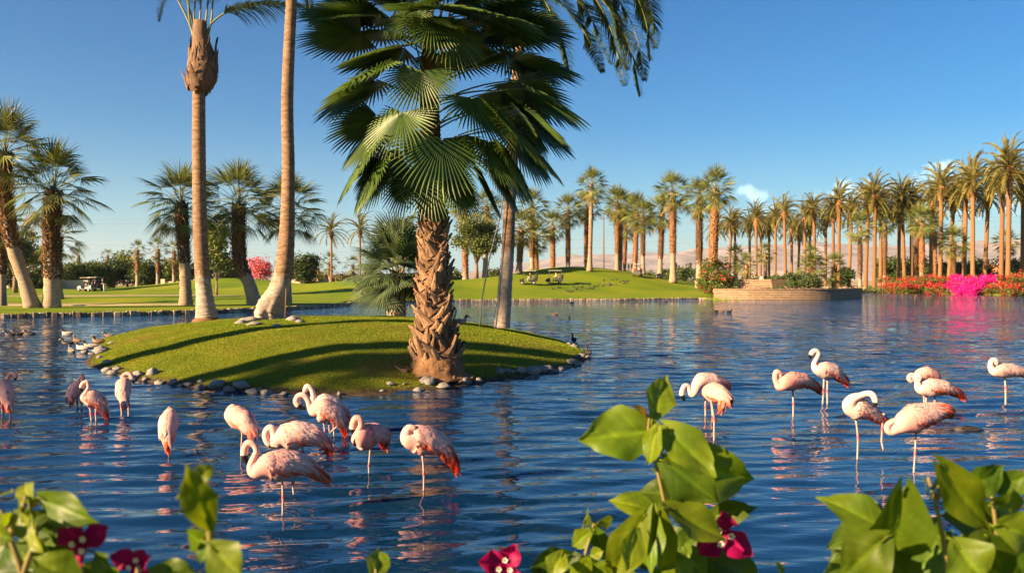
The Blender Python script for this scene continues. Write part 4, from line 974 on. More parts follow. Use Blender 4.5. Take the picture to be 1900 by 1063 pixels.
for i, (px, w, h, t) in enumerate([(598, 34, 26, G_OLIVE), (635, 40, 22, (.15, .13, .06)), (690, 60, 34, (.17, .13, .06)), (640, 50, 18, G_OLIVE), (800, 60, 40, G_OLIVE), (840, 40, 30, G_MID), (920, 40, 36, G_MID)]):
    d = 230; shrub(px, d, w*d/FP, h*d/FP, f'dry olive desert bush, {ORD[i]} from the left beyond the middle lawn', 540+i, t, n=1500, size=.34, group='desert bushes beyond the middle lawn')
for i, (px, w, h, t) in enumerate([(975, 40, 20, G_OLIVE), (1008, 40, 22, (.16, .16, .05)), (1040, 40, 18, G_OLIVE), (1072, 44, 26, (.15, .16, .05)), (1105, 44, 22, G_OLIVE), (1132, 40, 22, G_MID), (1165, 44, 26, (.16, .15, .05)), (1202, 40, 26, G_MID), (1235, 40, 30, G_MID), (1268, 44, 32, G_MID), (1300, 44, 30, G_MID)]):
    d = 205+(i % 3)*6; shrub(px, d, w*d/FP, h*d/FP+1.0, f'yellow-green scrub bush, {ORD[i]} from the left behind the green mound', 550+i, t, n=1500, size=.3, group='scrub behind the green mound')
for i, (px, w, h) in enumerate([(1560, 40, 30), (1648, 52, 52), (1668, 44, 44), (1690, 46, 46), (1716, 44, 48), (1742, 46, 42), (1768, 50, 44), (1795, 50, 40), (1822, 46, 46), (1878, 60, 50), (1905, 60, 48), (1440, 50, 18), (1470, 40, 18)]):
    d = 190+(i*29 % 13); shrub(px, d, w*d/FP*1.1, h*d/FP*1.25, f'dark green shrub, {ORD[i]} planted behind the date palm avenue', 570+i, G_MID if i % 3 else (.05, .09, .02), n=2600, size=.3, group='shrubs behind the avenue')
# flowering bush and terrace planting
shrub(1325, 100.5, 5.4, 5.2, 'rounded green bush with red blossoms at the foot of the terrace', 590, (.10, .145, .025), 'flowering_bush', 7000, .13, flowers=(.16, (.75, .04, .05)), cat='bush')
shrub(1486, 99.5, 6.2, 3.0, 'dark spiky mounded bush on the terrace', 591, (.06, .09, .025), 'shrub', 4200, .16)
shrub(1390, 108, 6.5, 2.4, 'low dark bush behind the terrace wall beside the red-blossomed bush', 592, (.045, .07, .02), 'shrub', 2600, .18)
shrub(1592, 150, 9, 1.7, 'pale low shrub bed above the cove wall', 593, (.12, .15, .05), 'shrub', 2200, .2)
# bougainvillea hedge along the right shore: three plants of different colour
for i, (x, y, w, dp_, h, t, fc, fr, lab) in enumerate([(71.8, 146, 5, 13, 3.0, (.12, .13, .03), (.56, .022, .03), .62, 'bright red bougainvillea mass nearest the cove'), (74.2, 138, 5, 9, 3.2, (.12, .13, .03), (.60, .025, .04), .66, 'red bougainvillea mass in the middle of the shore hedge'),
                                                     (75.0, 131, 4.2, 7.5, 2.9, (.14, .05, .06), (.80, .012, .30), .95, 'bright magenta bougainvillea overhanging the water'), (78.2, 124, 5, 8, 3.3, (.11, .12, .03), (.60, .03, .03), .55, 'dark red bougainvillea mass right of the magenta one'), (82.5, 117.5, 6, 8, 3.4, (.11, .12, .03), (.55, .025, .03), .55, 'dark red bougainvillea mass at the right picture edge')]):
    root = empty('bougainvillea_hedge', (x, y, gz1(x, y)), lab, 'hedge', 'bougainvillea along the right shore')
    r = random.Random(i); bl = []
    for k in range(22): bl.append((r.uniform(-.5, .5)*w, r.uniform(-.55, .55)*dp_, r.uniform(.2, .8)*h, w*r.uniform(.16, .26), dp_*r.uniform(.1, .18), h*r.uniform(.18, .28)))
    for k in range(10): bl.append((-w*.5+r.uniform(-.3, .2), r.uniform(-.55, .55)*dp_, r.uniform(.0, .45)*h, w*.18, dp_*.12, h*.2))
    link('foliage', leaf_cloud('foliage', bl, 9000, .15, M['leaf_v'], 600+i, t, (fr, fc)), root)
    mb = MB()
    for k in range(6): mb.tube([(r.uniform(-.3, .3)*w, r.uniform(-.4, .4)*dp_, -.2), (r.uniform(-.3, .3)*w, r.uniform(-.4, .4)*dp_, h*.6)], [.08, .03], 5)
    mb.build('stem', M['bark'], root)

# ================================================================== WALLS AND BUILDINGS
def ribbon(mb, pts, z0, z1, th, mi=0):
    """a wall along a plan line with thickness"""
    n = len(pts); L_ = []; R_ = []
    for i, p in enumerate(pts):
        a = Vector(pts[max(i-1, 0)]); b_ = Vector(pts[min(i+1, n-1)]); t = (b_-a).normalized(); nn = Vector((-t.y, t.x))
        L_.append(Vector(p)+nn*th/2); R_.append(Vector(p)-nn*th/2)
    vs = []
    for i in range(n):
        a0 = z0[i] if isinstance(z0, list) else z0; a1 = z1[i] if isinstance(z1, list) else z1
        vs += [(L_[i].x, L_[i].y, a0), (R_[i].x, R_[i].y, a0), (R_[i].x, R_[i].y, a1), (L_[i].x, L_[i].y, a1)]
    fs = [(0, 3, 2, 1), ((n-1)*4, (n-1)*4+1, (n-1)*4+2, (n-1)*4+3)]
    for i in range(n-1):
        for c in range(4): fs.append((i*4+c, i*4+(c+1) % 4, (i+1)*4+(c+1) % 4, (i+1)*4+c))
    mb.add(vs, fs, mi)
def brick_mat(name, c1, c2, mortar, sc, w, h):
    m, n_, l_ = newmat(name); out = n_.new('ShaderNodeOutputMaterial'); b_ = n_.new('ShaderNodeBsdfPrincipled'); b_.inputs['Roughness'].default_value = .9
    uv = n_.new('ShaderNodeTexCoord'); sp_ = n_.new('ShaderNodeSeparateXYZ'); l_.new(uv.outputs['Object'], sp_.inputs[0])
    cb = n_.new('ShaderNodeCombineXYZ'); l_.new(sp_.outputs[0], cb.inputs[0]); l_.new(sp_.outputs[2], cb.inputs[1])
    bk = n_.new('ShaderNodeTexBrick'); bk.inputs['Scale'].default_value = sc; bk.inputs['Brick Width'].default_value = w; bk.inputs['Row Height'].default_value = h; bk.inputs['Mortar Size'].default_value = .015
    bk.inputs['Color1'].default_value = (*c1, 1); bk.inputs['Color2'].default_value = (*c2, 1); bk.inputs['Mortar'].default_value = (*mortar, 1)
    l_.new(cb.outputs[0], bk.inputs['Vector']); l_.new(bk.outputs[0], b_.inputs['Base Color'])
    bp_ = n_.new('ShaderNodeBump'); bp_.inputs['Strength'].default_value = 1; bp_.inputs['Distance'].default_value = .06; bp_.invert = True; l_.new(bk.outputs['Fac'], bp_.inputs['Height']); l_.new(bp_.outputs[0], b_.inputs['Normal'])
    l_.new(b_.outputs[0], out.inputs[0]); return m
M['block'] = brick_mat('terrace_block', (.27, .175, .10), (.37, .255, .155), (.10, .065, .04), 1.0, .45, .2)
# curved retaining wall: lower course and upper course
low = [tuple(p) for p in catmull([(24.3, 96.6, 0), (28.5, 94.6, 0), (35, 95.0, 0), (40.6, 98.2, 0), (44.8, 103.8, 0)], 8)]
low = [(a, b_) for a, b_, _ in low]
t = empty('retaining_wall', (*low[0], 0), 'curved tan block retaining wall rising from the water', 'wall')
mb = MB(); ribbon(mb, [(a-low[0][0], b_-low[0][1]) for a, b_ in low], -.5, 1.16, .5); mb.build('wall_course', M['block'], t, False)
mb = MB(); ribbon(mb, [(a-low[0][0], b_-low[0][1]) for a, b_ in low], 1.162, 1.28, .6); mb.build('coping', M['block'], t, False)
mb = MB(); ribbon(mb, [(45.0-low[0][0], 104-low[0][1]), (46.6-low[0][0], 116-low[0][1])], -.5, 1.2, .5); mb.build('wall_return', M['block'], t, False)
up_ = [(28.5, 100.2), (32, 98.8), (36, 100.4), (38, 102)]
mb = MB(); 
for c_ in range(5): ribbon(mb, [(a, b_+.14*c_) for a, b_ in up_], 1.1+.27*c_, 1.1+.27*(c_+1)-.02, .35)
t = mb.build('terrace_wall', M['block'], None, False); tag(t, 'stepped tan block wall of the upper flower terrace', 'wall')
# terrace soil with low flowers
mb = MB(); tp = low+[(46.5, 116), (38, 118), (26, 108)]
mb.add([(a, b_, 1.05) for a, b_ in tp], [tuple(range(len(tp)))]); mb.v = [tuple(v) for v in mb.v]
M['soil'] = pmat('soil', (.08, .05, .03), (.15, .09, .06), 5, .95, bump=.4)
tag(mb.build('terrace_ground', M['soil'], None, False), 'dark planting soil on the stone terrace', 'ground', kind='structure')
bl = [(a+.6*random.Random(i).uniform(-.4, .6), b_+1.6+random.Random(i+50).uniform(-.7, 1.2), 1.15, .9, .8, .22) for i, (a, b_) in enumerate(low[2:-1])]
tag(link('flower_bed', leaf_cloud('flower_bed', bl, 4200, .09, M['leaf_v'], 77, (.07, .10, .02), (.45, (.62, .30, .34)))), 'pink and green ground cover flowers along the terrace wall', 'flowers', kind='stuff')
# low wall of the cove
mb = MB(); ribbon(mb, [(72.2, 164.6), (64, 166.8), (55.6, 166.6)], -.4, .95, .6); tag(mb.build('cove_wall', M['plaster'], None, False), 'low beige wall closing the cove left of the bougainvillea', 'wall')
# beige garden wall with piers, far left
t = empty('garden_wall', (-75, 172, gz1(-75, 172)), 'low beige garden wall behind the pink tree', 'wall')
mb = MB(); ribbon(mb, [(0, 0), (36, -2)], -.5, 1.5, .25); mb.build('wall_panel', M['plaster'], t, False)
mb = MB(); ribbon(mb, [(36.2, -2), (40, -1), (40.2, 6)], -.5, 1.1, .25); mb.build('wall_panel', M['plaster'], t, False)
for k in range(6): mb = MB(); mb.box((k*7+.5, -.1*k-.3, .75), (.9, .6, 2.5), bev=.03); mb.build('pier', M['plaster'], t, False)
mb = MB(); ribbon(mb, [(-110, 152), (-80, 152)], .3, 2.3, .3); tag(mb.build('garden_wall', M['plaster'], None, False), 'grey-beige wall at the foot of the hedge left of the golf cart', 'wall')
# house with tiled roof, white shed
d = 245; p = at(1838, 512, d); hs = empty('house', (p.x, p.y, gz1(p.x, p.y)), 'cream house with orange tiled hip roof behind the avenue', 'house')
mb = MB(); mb.box((0, 0, 2.2), (9, 7, 4.4)); mb.build('wall', M['plaster'], hs, False)
mb = MB(); mb.add([(-5.2, -4.2, 4.402), (5.2, -4.2, 4.402), (5.2, 4.2, 4.402), (-5.2, 4.2, 4.402), (-1.5, 0, 6.8), (1.5, 0, 6.8)], [(0, 1, 5, 4), (1, 2, 5), (2, 3, 4, 5), (3, 0, 4), (3, 2, 1, 0)])
mb.build('roof', pmat('roof_tile', (.42, .16, .06), (.52, .24, .10), 8, .8), hs, False)
GLS = pmat('window_glass', (.02, .03, .04), None, 5, .1, spec=.6)
for x in (-2.8, 0, 2.8): mb = MB(); mb.box((x, -3.54, 2.4), (1.2, .1, 1.5)); mb.build('window', GLS, hs, False)
d = 255; p = at(1418, 508, d); sh = empty('white_building', (p.x, p.y, gz1(p.x, p.y)), 'low white flat-roofed building beyond the terrace', 'building')
WHT = pmat('white_render', (.72, .72, .70), None, 3, .7)
mb = MB(); mb.box((0, 0, 1.3), (9, 5, 3.2)); mb.build('wall', WHT, sh, False)
mb = MB(); mb.box((0, 0, 3.05), (9.6, 5.6, .24)); mb.build('roof', WHT, sh, False)
# utility poles, wires, signals
def pole(px, d, ytop, lab):
    b_ = gpt(px, d); h = at(px, ytop, d).z-b_.z; t = empty('utility_pole', b_, lab, 'pole')
    mb = MB(); mb.tube([(0, 0, -.5), (0, 0, h*.5), (0, 0, h)], [.26, .22, .17], 10); mb.build('post', M['wood_pole'], t)
    for k in (.6, 2.0): mb = MB(); mb.box((0, -.25, h-k), (2.8, .14, .16)); mb.build('crossarm', M['wood_pole'], t, False)
    return b_+Vector((0, 0, h-.5))
w0 = pole(1120, 235, 393, 'brown utility pole above the green mound'); w1 = pole(1785, 235, 397, 'brown utility pole between the avenue palms')
for i, dz in enumerate((0, -1.4, -7.5, -10)):
    A = Vector((-260, 240, w0.z+dz)); pts_ = []
    for a, b_ in ((A, w0+Vector((0, 0, dz))), (w0+Vector((0, 0, dz)), w1+Vector((0, 0, dz))), (w1+Vector((0, 0, dz)), Vector((330, 235, w1.z+dz)))):
        pts_ += [a.lerp(b_, t_/10)-UP*(1.6*(1-(2*t_/10-1)**2)) for t_ in range(10)]
    mb = MB(); mb.tube(pts_, .03, 3); tag(mb.build('power_line', M['metal']), f'{["topmost", "second", "third", "lowest"][i]} thin power line strung across the sky', 'cable')
def signal(px, d, lab, heads, ybase=507):
    b_ = gpt(px, d); t = empty('traffic_signal', b_, lab, 'traffic light')
    h = 6.2; mb = MB(); mb.tube([(0, 0, 0), (0, 0, h)], [.12, .09], 8); mb.build('post', M['metal'], t)
    mb = MB(); mb.tube([(0, 0, h-.4), (2.5, 0, h+.1), (5.2, 0, h+.2)], [.08, .07, .05], 6); mb.build('mast_arm', M['metal'], t)
    for x in heads:
        mb = MB(); mb.box((x, -.2, h-.3), (.5, .35, 1.35), col=(.02, .02, .02), bev=.04)
        for k in range(3): mb.tube([(x, -.36, h+.12-.42*k), (x, -.44, h+.12-.42*k)], .14, 8, 0, [(.05, .05, .05)]*2)
        mb.build('signal_head', M['plain'], t, False)
signal(1254, 215, 'traffic signal on a mast arm right of the big swollen-skirted palm', (0, 3.9), 500)
signal(1166, 225, 'traffic signal beside the golf cart with the red passenger', (0, .9), 500)
# stone edging of the left bank: upright stones of one kerb
M['edge_stone'] = pmat('edge_stone', (.26, .19, .12), (.42, .33, .23), 5, .9, bump=.5, bscale=15, vcol=True)
r = random.Random(21)
mb = MB(); seg = [(-60, 44.5), (-46, 45.2), (-40, 46), (-31, 49), (-26, 51.5), (-21.5, 54), (-18, 60), (-16, 66), (-14.6, 71.5), (-15.2, 75)]
mb2 = MB()
for (ax_, ay_), (bx_, by_) in zip(seg[:-1], seg[1:]):
    L = math.hypot(bx_-ax_, by_-ay_); s = 0
    while s < L:
        w = r.uniform(.12, .46); t_ = min(1, (s+w/2)/L); x, y = lerp(ax_, bx_, t_), lerp(ay_, by_, t_)
        a = math.atan2(by_-ay_, bx_-ax_); off = r.uniform(-.07, .05); h = r.uniform(.24, .35); c_ = r.uniform(.3, 1.2)
        mb.box((x+math.sin(a)*off, y-math.cos(a)*off, h/2-.1), (w*.92, .34, h+.2), 0, (c_, c_, c_), a+r.uniform(-.12, .12), .04); s += w
o = mb.build('stone_edging', M['edge_stone'], None, False); tag(o, 'row of upright edging stones along the left bank', 'edging')
mb = MB(); seg = [(24, 96.6), (22.5, 97), (12.4, 92.7), (0, 90), (-6.5, 88), (-13.7, 82), (-15.8, 79), (-15.2, 75)]
for (ax_, ay_), (bx_, by_) in zip(seg[:-1], seg[1:]):
    L = math.hypot(bx_-ax_, by_-ay_); s = 0
    while s < L:
        w = r.uniform(.3, .6); t_ = min(1, (s+w/2)/L); x, y = lerp(ax_, bx_, t_), lerp(ay_, by_, t_)
        a = math.atan2(by_-ay_, bx_-ax_); c_ = r.uniform(.4, 1.1); h = r.uniform(.16, .26)
        mb.box((x, y, h/2-.1), (w*.95, .3, h+.2), 0, (c_, c_, c_), a+r.uniform(-.1, .1), .05); s += w
tag(mb.build('stone_edging', M['edge_stone'], None, False), 'low stone edging at the foot of the far green bank', 'edging')

# ================================================================== ROCKS on the island shore
def rock_mesh(seed):
    r = random.Random(seed); mb = MB(); n1_, n2_ = 8, 13; rg = []
    for i in range(n1_+1):
        v = PI*(i+.02)/(n1_+.04)-PI/2; ring = []
        for j in range(n2_):
            u_ = 2*PI*j/n2_; p = Vector((math.cos(v)*math.cos(u_), math.cos(v)*math.sin(u_), math.sin(v)))
            k = 1+.55*mnoise.noise(p*1.4+Vector((seed*3.1, seed, 0)))+.30*mnoise.noise(p*3.0+Vector((seed, 0, seed)))
            q = p*k; q.z = max(-.5, q.z*.72); ring.append(q)
        rg.append(ring)
    mb.rings(rg); return mb.mesh('rock', M['rock'], True)
ROCKS = [rock_mesh(i) for i in range(12)]
def rock(px, py, wpx, label, z=None, k=0, flat=1.0, group='stones along the island shore', snap=False):
    p = onz(px, py, 0.0) if z is None else ihit(px, py)
    if z is None and snap:
        a_ = math.atan2(p.y-ISL_C[1], p.x-ISL_C[0]); r_ = math.hypot(p.y-ISL_C[1], p.x-ISL_C[0]); Rm = float(isl_R(a_)); r2_ = min(max(r_, Rm*.95), Rm*1.005); p = Vector((ISL_C[0]+math.cos(a_)*r2_, ISL_C[1]+math.sin(a_)*r2_, 0))
    w = wpx*p.y/FP/2
    o = bpy.data.objects.new('rock', ROCKS[k % 12]); C.objects.link(o); zz = iz(p.x, p.y) if z is not None else max(0.0, min(.12, iz(p.x, p.y)))
    rr = random.Random(k*17+int(px)); o.location = (p.x, p.y, zz+w*.22*flat); o.scale = (w, w*rr.uniform(.7, 1.0), w*rr.uniform(.65, .95)*flat); o.rotation_euler = (rr.uniform(-.15, .15), rr.uniform(-.15, .15), rr.uniform(0, 6))
    tag(o, label, 'rock', group); return o
# shore stones read off the photograph, left to right: (column, row, width)
SH = [(199, 682, 15), (195, 672, 13), (200, 690, 20), (210, 694, 18), (218, 690, 16), (212, 703, 16), (208, 709, 17), (228, 707, 14), (256, 702, 20), (271, 707, 12), (284, 703, 21), (280, 714, 15), (296, 712, 14), (322, 713, 16), (327, 719, 13), (351, 717, 16), (357, 725, 20), (372, 716, 11), (376, 721, 12), (401, 721, 27), (423, 727, 20), (446, 724, 28), (466, 731, 24), (481, 728, 11), (494, 731, 18), (526, 733, 14), (573, 729, 12), (630, 733, 13), (709, 729, 9), (725, 724, 15), (751, 723, 9), (779, 713, 25), (778, 727, 20), (796, 719, 22), (807, 711, 14), (823, 721, 24), (863, 714, 24), (887, 711, 18), (911, 694, 14), (924, 700, 19), (934, 697, 11), (951, 699, 12), (967, 697, 21), (988, 695, 27), (1005, 691, 22), (1018, 688, 16), (1030, 690, 14), (1041, 687, 15), (1052, 682, 12), (1062, 677, 18), (1070, 676, 13), (1078, 679, 12), (1073, 668, 14), (1080, 664, 14), (1088, 664, 13), (1066, 650, 16), (1066, 643, 14), (1056, 645, 10), (1028, 625, 14)]
SH.sort()
for i, (px, py, w) in enumerate(SH):
    zz = None
    sz = 'large' if w >= 22 else ('small' if w <= 13 else 'pale')
    rock(px, py, w*1.12, f'{sz} grey stone, {ORD[i] if i < len(ORD) else "fifty-"+ORD[i-49] if i > 49 else "fiftieth"} from the left end of the island shore', zz, i, .95, snap=True)
# boulders at the foot of the curving trunk
for i, (px, py, w, lab) in enumerate([(462, 590, 34, 'flat boulder left of the swollen palm foot'), (448, 594, 26, 'pale flat boulder at the left end by the swollen palm foot'), (472, 597, 30, 'low boulder touching the swollen palm foot'), (528, 584, 26, 'boulder just right of the swollen palm foot'), (545, 588, 26, 'grey boulder right of the swollen palm foot'), (557, 592, 20, 'outermost boulder right of the swollen palm foot'), (512, 600, 20, 'pale stone in front of the swollen palm foot')]):
    rock(px, py+6, w, lab, 0, i+3, .6, 'boulders round the curving palm')
# wooden stake and cable
p = at(529, 604, 26.5); q = at(531, 535, 26.5)
mb = MB(); mb.tube([Vector((p.x, p.y, iz(p.x, p.y)-.1)), q], [.022, .018], 6); tag(mb.build('wooden_stake', M['wood_pole']), 'thin wooden stake leaning by the swollen palm foot', 'stake')
p = at(890, 602, 26.0); mb = MB(); mb.tube([Vector((p.x, p.y, iz(p.x, p.y)-.05)), at(895, 550, 26), at(908, 480, 26.1), at(928, 400, 26.2), at(946, 300, 26.3)], .025, 6); tag(mb.build('guy_cable', M['metal']), 'thin dark cable rising beside the leaning pale trunk', 'cable')
# ================================================================== FLAMINGOS
def mixv(a, b, t): return tuple(lerp(x, y, t) for x, y in zip(a, b))
CORAL, DEEP = (.80, .115, .035), (.66, .06, .02)
def flamingo(label, zoom, wat, body, neck, bill, legs, tint=.4, dep=(0, 0), ndep=0.0, coral=.5, seed=0, tail=True, wdrop=0.0):
    """all outlines are (x, y, radius) read in one enlargement of the photograph; body runs rear to breast"""
    ox, oy, sc = zoom; r = random.Random(seed+1)
    cv = lambda x, y: (ox+x/sc, oy+y/sc)
    d = onz(*cv(*wat), 0).y; m_ = d/FP/sc                   # metres per enlarged pixel at its distance
    foot = onz(*cv(*wat), 0)
    root = empty('flamingo', (foot.x, foot.y, 0), label, 'flamingo', 'flamingos wading in the lake')
    P3 = lambda x, y, dd=0.0: at(*cv(x, y), d+dd)-Vector((foot.x, foot.y, 0))
    nb = len(body)
    B = [P3(x, y, lerp(dep[0], dep[1], i/(nb-1))) for i, (x, y, _) in enumerate(body)]
    Br = [q*m_ for *_, q in body]
    Nn = [P3(x, y, dep[1]+ndep*(i+1)/len(neck)) for i, (x, y, _) in enumerate(neck)]
    Nr = [q*m_*1.02 for *_, q in neck]
    Bi = [P3(x, y, dep[1]+ndep) for x, y, _ in bill]; Bir = [q*m_*1.3 for *_, q in bill]
    axis_ = (B[-1]-B[0]); side = Vector((axis_.y, -axis_.x, 0)); side = side.normalized() if side.length > .02 else Vector((1, 0, 0))
    if abs(axis_.x) < .35*axis_.length: pass
    ctr = B+Nn+Bi; rad = Br+Nr+Bir; per = 4
    CC = catmull(ctr, per); RR = np.interp(np.linspace(0, len(ctr)-1, len(CC)), range(len(ctr)), rad)
    white, pink = (.84, .63, .55), (.82, .29, .235)
    coral *= 1.25; tint = min(1, tint*.9+.12); bc = mixv(white, pink, tint); hc = mixv(white, pink, tint*.9)
    mb = MB(); rings = []; cols = []; nB = (nb-1)*per; nBill = (len(ctr)-len(bill))*per if bill else 10**9
    for i, c in enumerate(CC):
        t = (CC[min(i+1, len(CC)-1)]-CC[max(i-1, 0)]); t = t.normalized() if t.length > 1e-6 else Vector((0, 0, 1))
        s_ = side-t*side.dot(t); s_ = s_.normalized() if s_.length > .2 else t.orthogonal().normalized(); u_ = t.cross(s_)
        wf = .84 if i <= nB else lerp(.84, 1, min(1, (i-nB)/6))
        rings.append([c+(s_*math.cos(2*PI*j/18)*wf+u_*math.sin(2*PI*j/18))*RR[i]*(1+.03*math.sin(j*5+i*1.7)*(i <= nB)) for j in range(18)])
        if i >= nBill+2: cols.append((.012, .01, .01))
        elif i >= nBill: cols.append((.62, .50, .44))
        elif i <= nB: cols.append(mixv(bc, CORAL, .75*max(0, 1-i/per*.7)))
        else: cols.append(hc)
    mb.rings(rings, 0, cols)
    # legs grow out of the belly in the same mesh
    for lg in legs:
        pts = [P3(x, y, lerp(dep[0], dep[1], .5)) for x, y in lg]
        pts = [pts[0]+UP*.04]+pts
        if lg[-1][1] >= wat[1]-30: pts[-1].z = min(pts[-1].z, 0.0); pts.append(pts[-1]-UP*.35)
        q = []
        for a, b_ in zip(pts[:-1], pts[1:]): q += [a.lerp(b_, k/4) for k in range(4)]
        q.append(pts[-1]); L = len(q)-1
        rd = []; cl = []
        kn = 8 if len(pts) > 4 else 6
        for i in range(L+1):
            k = .013
            if i < 5: k = lerp(.045, .014, i/5)
            if i == kn: k = .020
            rd.append(k*min(1.25, max(.8, d/12))); cl.append(mixv(bc, (.75, .35, .35), i/6) if i < 5 else ((.62, .10, .11) if i == kn else (.50, .38, .32)))
        mb.tube(q, rd, 7, 0, cl)
    mb.build('body', M['feather'], root)
    # eye
    if bill and len(neck) > 2:
        hd = Nn[-1]; 
        mb = MB()
        for s_ in (-1, 1):
            c = hd+side*s_*Nr[-1]*.82+UP*Nr[-1]*.25
            mb.tube([c-side*s_*.004, c+side*s_*.006], [.008, .005], 7, 0, [(.6, .45, .1), (.01, .01, .01)])
        mb.build('eye', M['plain'], root)
    # wings: overlapping feathers laid back along the flank
    cumt = np.linspace(0, 1, nb)
    def bpt(u_):
        f = u_*(nb-1); k = min(int(f), nb-2); t = f-k
        return B[k].lerp(B[k+1], t), lerp(Br[k], Br[k+1], t), (B[k+1]-B[k]).normalized()
    size = max(Br)/.19
    def feather(mb, p, dr, nn, L, w, c0, c1, bend):
        wd = dr.cross(nn).normalized(); vs = []; cl = []; q = p.copy(); d_ = dr.copy(); n_ = 5
        for k in range(n_+1):
            t = k/n_; ww = w*(.55, 1, 1.05, .95, .62, .06)[k]/2
            vs += [q-wd*ww, q+nn*ww*.22, q+wd*ww]; c = mixv(c0, c1, t**1.3); cl += [c, c, c]
            d_ = (d_-nn*bend*.12-UP*.05*t).normalized(); q = q+d_*(L/n_)
        mb.add(vs, [(k*3+c, k*3+c+1, k*3+c+4, k*3+c+3) for k in range(n_) for c in range(2)], 0, cl)
    for s_ in (-1, 1):
        mb = MB()
        for row in range(13):
            u_ = .17+.70*row/12; nphi = 10
            for j in range(nphi):
                ph = R(6+108*(j+.5*(row % 2))/nphi)+r.uniform(-.06, .06)
                c, rad_, a = bpt(min(.97, max(.02, u_+r.uniform(-.025, .025))))
                sd = side-a*side.dot(a); sd.normalize(); u3 = sd.cross(a)
                if u3.z < 0: u3 = -u3
                nn = (u3*math.cos(ph)+sd*s_*math.sin(ph)*.84).normalized()
                tg = (-u3*math.sin(ph)+sd*s_*math.cos(ph)*.84)
                low_ = ph > R(72)
                p = c+(u3*math.cos(ph)+sd*s_*math.sin(ph)*.84)*rad_*1.0+nn*(.005-.003*(row/12)+.004*r.random())
                dr = (-a+tg*(.18+.25*(ph/2))+UP*-.12).normalized(); dr = (dr-nn*dr.dot(nn)+nn*.05).normalized()
                L = (.10+.15*(1-row/12)+.03*(j/nphi))*size*r.uniform(.85, 1.15); w = .052*size*r.uniform(.8, 1.15)
                f = coral*2.4*max(0, (ph/R(110))**2.0-.28-.30*(row/12))+coral*1.7*max(0, 1-row/5)*(ph > R(18))
                f = min(1, f*r.uniform(.5, 1.3))
                base = mixv(bc, white, r.uniform(0, .35)); k = r.uniform(.92, 1.16); base = tuple(x*k for x in base); dk = tuple(x*.9 for x in base)
                feather(mb, p, dr, nn, L, w, mixv(dk, CORAL, min(1, f*1.1)), mixv(mixv(base, white, .5), mixv(CORAL, DEEP, r.random()), f), .9)
        mb.build('wing', M['feather'], root)
    if tail:
        mb = MB(); c, rad_, a = bpt(.12)
        for k in range(20):
            sd = side; o_ = (k/19-.5)
            c, rad_, a = bpt(.10+.14*r.random()); p = c+side*o_*rad_*1.5+UP*rad_*r.uniform(-.1, .75)
            dr = (-a+side*o_*.25+UP*r.uniform(-.42, -.02)).normalized(); nn = (UP-dr*UP.dot(dr)+side*o_).normalized()
            nn = (nn-dr*nn.dot(dr)).normalized(); f = min(1, .35+coral*r.uniform(.3, 1.2))
            feather(mb, p, dr, nn, .27*size*r.uniform(.7, 1.15), .038*size, mixv(bc, CORAL, f*.8), mixv(CORAL, (.74, .20, .06), r.random()) if r.random() < f else mixv(bc, CORAL, .4), .5)
        mb.build('tail', M['feather'], root)
    return root
Z1, Z2, Z3, Z4 = (0, 660, 5.278), (400, 690, 3.796), (1240, 620, 3.797), (1540, 630, 3.936)
flamingo('pink flamingo cut by the left picture edge, preening', Z1, (25, 575), [(85, 495, 10), (78, 440, 30), (60, 370, 72), (40, 310, 84), (35, 268, 55)], [(60, 255, 30), (78, 220, 19), (92, 187, 17), (122, 172, 17), (155, 190, 20)], [(158, 208, 12), (150, 226, 9), (143, 240, 5)], [[(18, 420), (25, 585)], [(95, 430), (100, 575)]], .75, (-.2, .2), seed=1)
flamingo('pink flamingo half hidden behind its neighbour near the island tip', Z1, (758, 515), [(695, 445, 10), (690, 400, 32), (722, 345, 62), (762, 300, 60), (790, 270, 34)], [(805, 245, 20), (815, 215, 17), (802, 196, 20)], [(785, 220, 11), (775, 250, 8), (768, 290, 5)], [[(757, 400), (758, 515)], [(800, 400), (800, 515)]], .8, (-.15, .15), seed=2, coral=.6)
flamingo('salmon flamingo bending its head down in front of another near the left', Z1, (897, 625), [(1045, 562, 8), (1005, 505, 30), (950, 440, 74), (890, 415, 88), (848, 410, 66), (826, 405, 40)], [(826, 385, 26), (850, 345, 18), (868, 300, 17), (855, 258, 18), (820, 268, 24)], [(800, 300, 17), (796, 328, 13), (812, 352, 6)], [[(885, 510), (897, 622)], [(940, 510), (942, 622)]], .5, (0, -.1), seed=3)
flamingo('pink flamingo seen from behind beside the island stones', Z1, (1193, 575), [(1222, 465, 9), (1214, 415, 30), (1205, 345, 76), (1213, 290, 84), (1228, 248, 52)], [(1210, 222, 22), (1207, 196, 18), (1240, 174, 18), (1276, 182, 20), (1294, 208, 20)], [(1303, 235, 14), (1306, 252, 10), (1298, 264, 5)], [[(1185, 400), (1193, 575)], [(1258, 390), (1260, 570)]], .6, (-.22, .2), seed=4)
flamingo('salmon flamingo seen from behind with tucked head, standing on one leg', Z1, (1660, 965), [(1648, 868, 9), (1644, 800, 30), (1642, 720, 86), (1655, 640, 108), (1665, 585, 76), (1665, 555, 46)], [(1665, 540, 32), (1662, 520, 27), (1684, 532, 16)], [], [[(1655, 820), (1652, 900), (1660, 965)]], .5, (-.2, .2), seed=5)
flamingo('salmon flamingo with hidden head and orange tail, left of the preening pair', Z2, (180, 590), [(262, 442, 9), (245, 385, 36), (195, 340, 74), (145, 318, 82), (108, 308, 52)], [(100, 285, 34), (122, 250, 27), (150, 262, 16)], [], [[(188, 415), (183, 520), (180, 590)]], .6, (-.1, .1), seed=6)
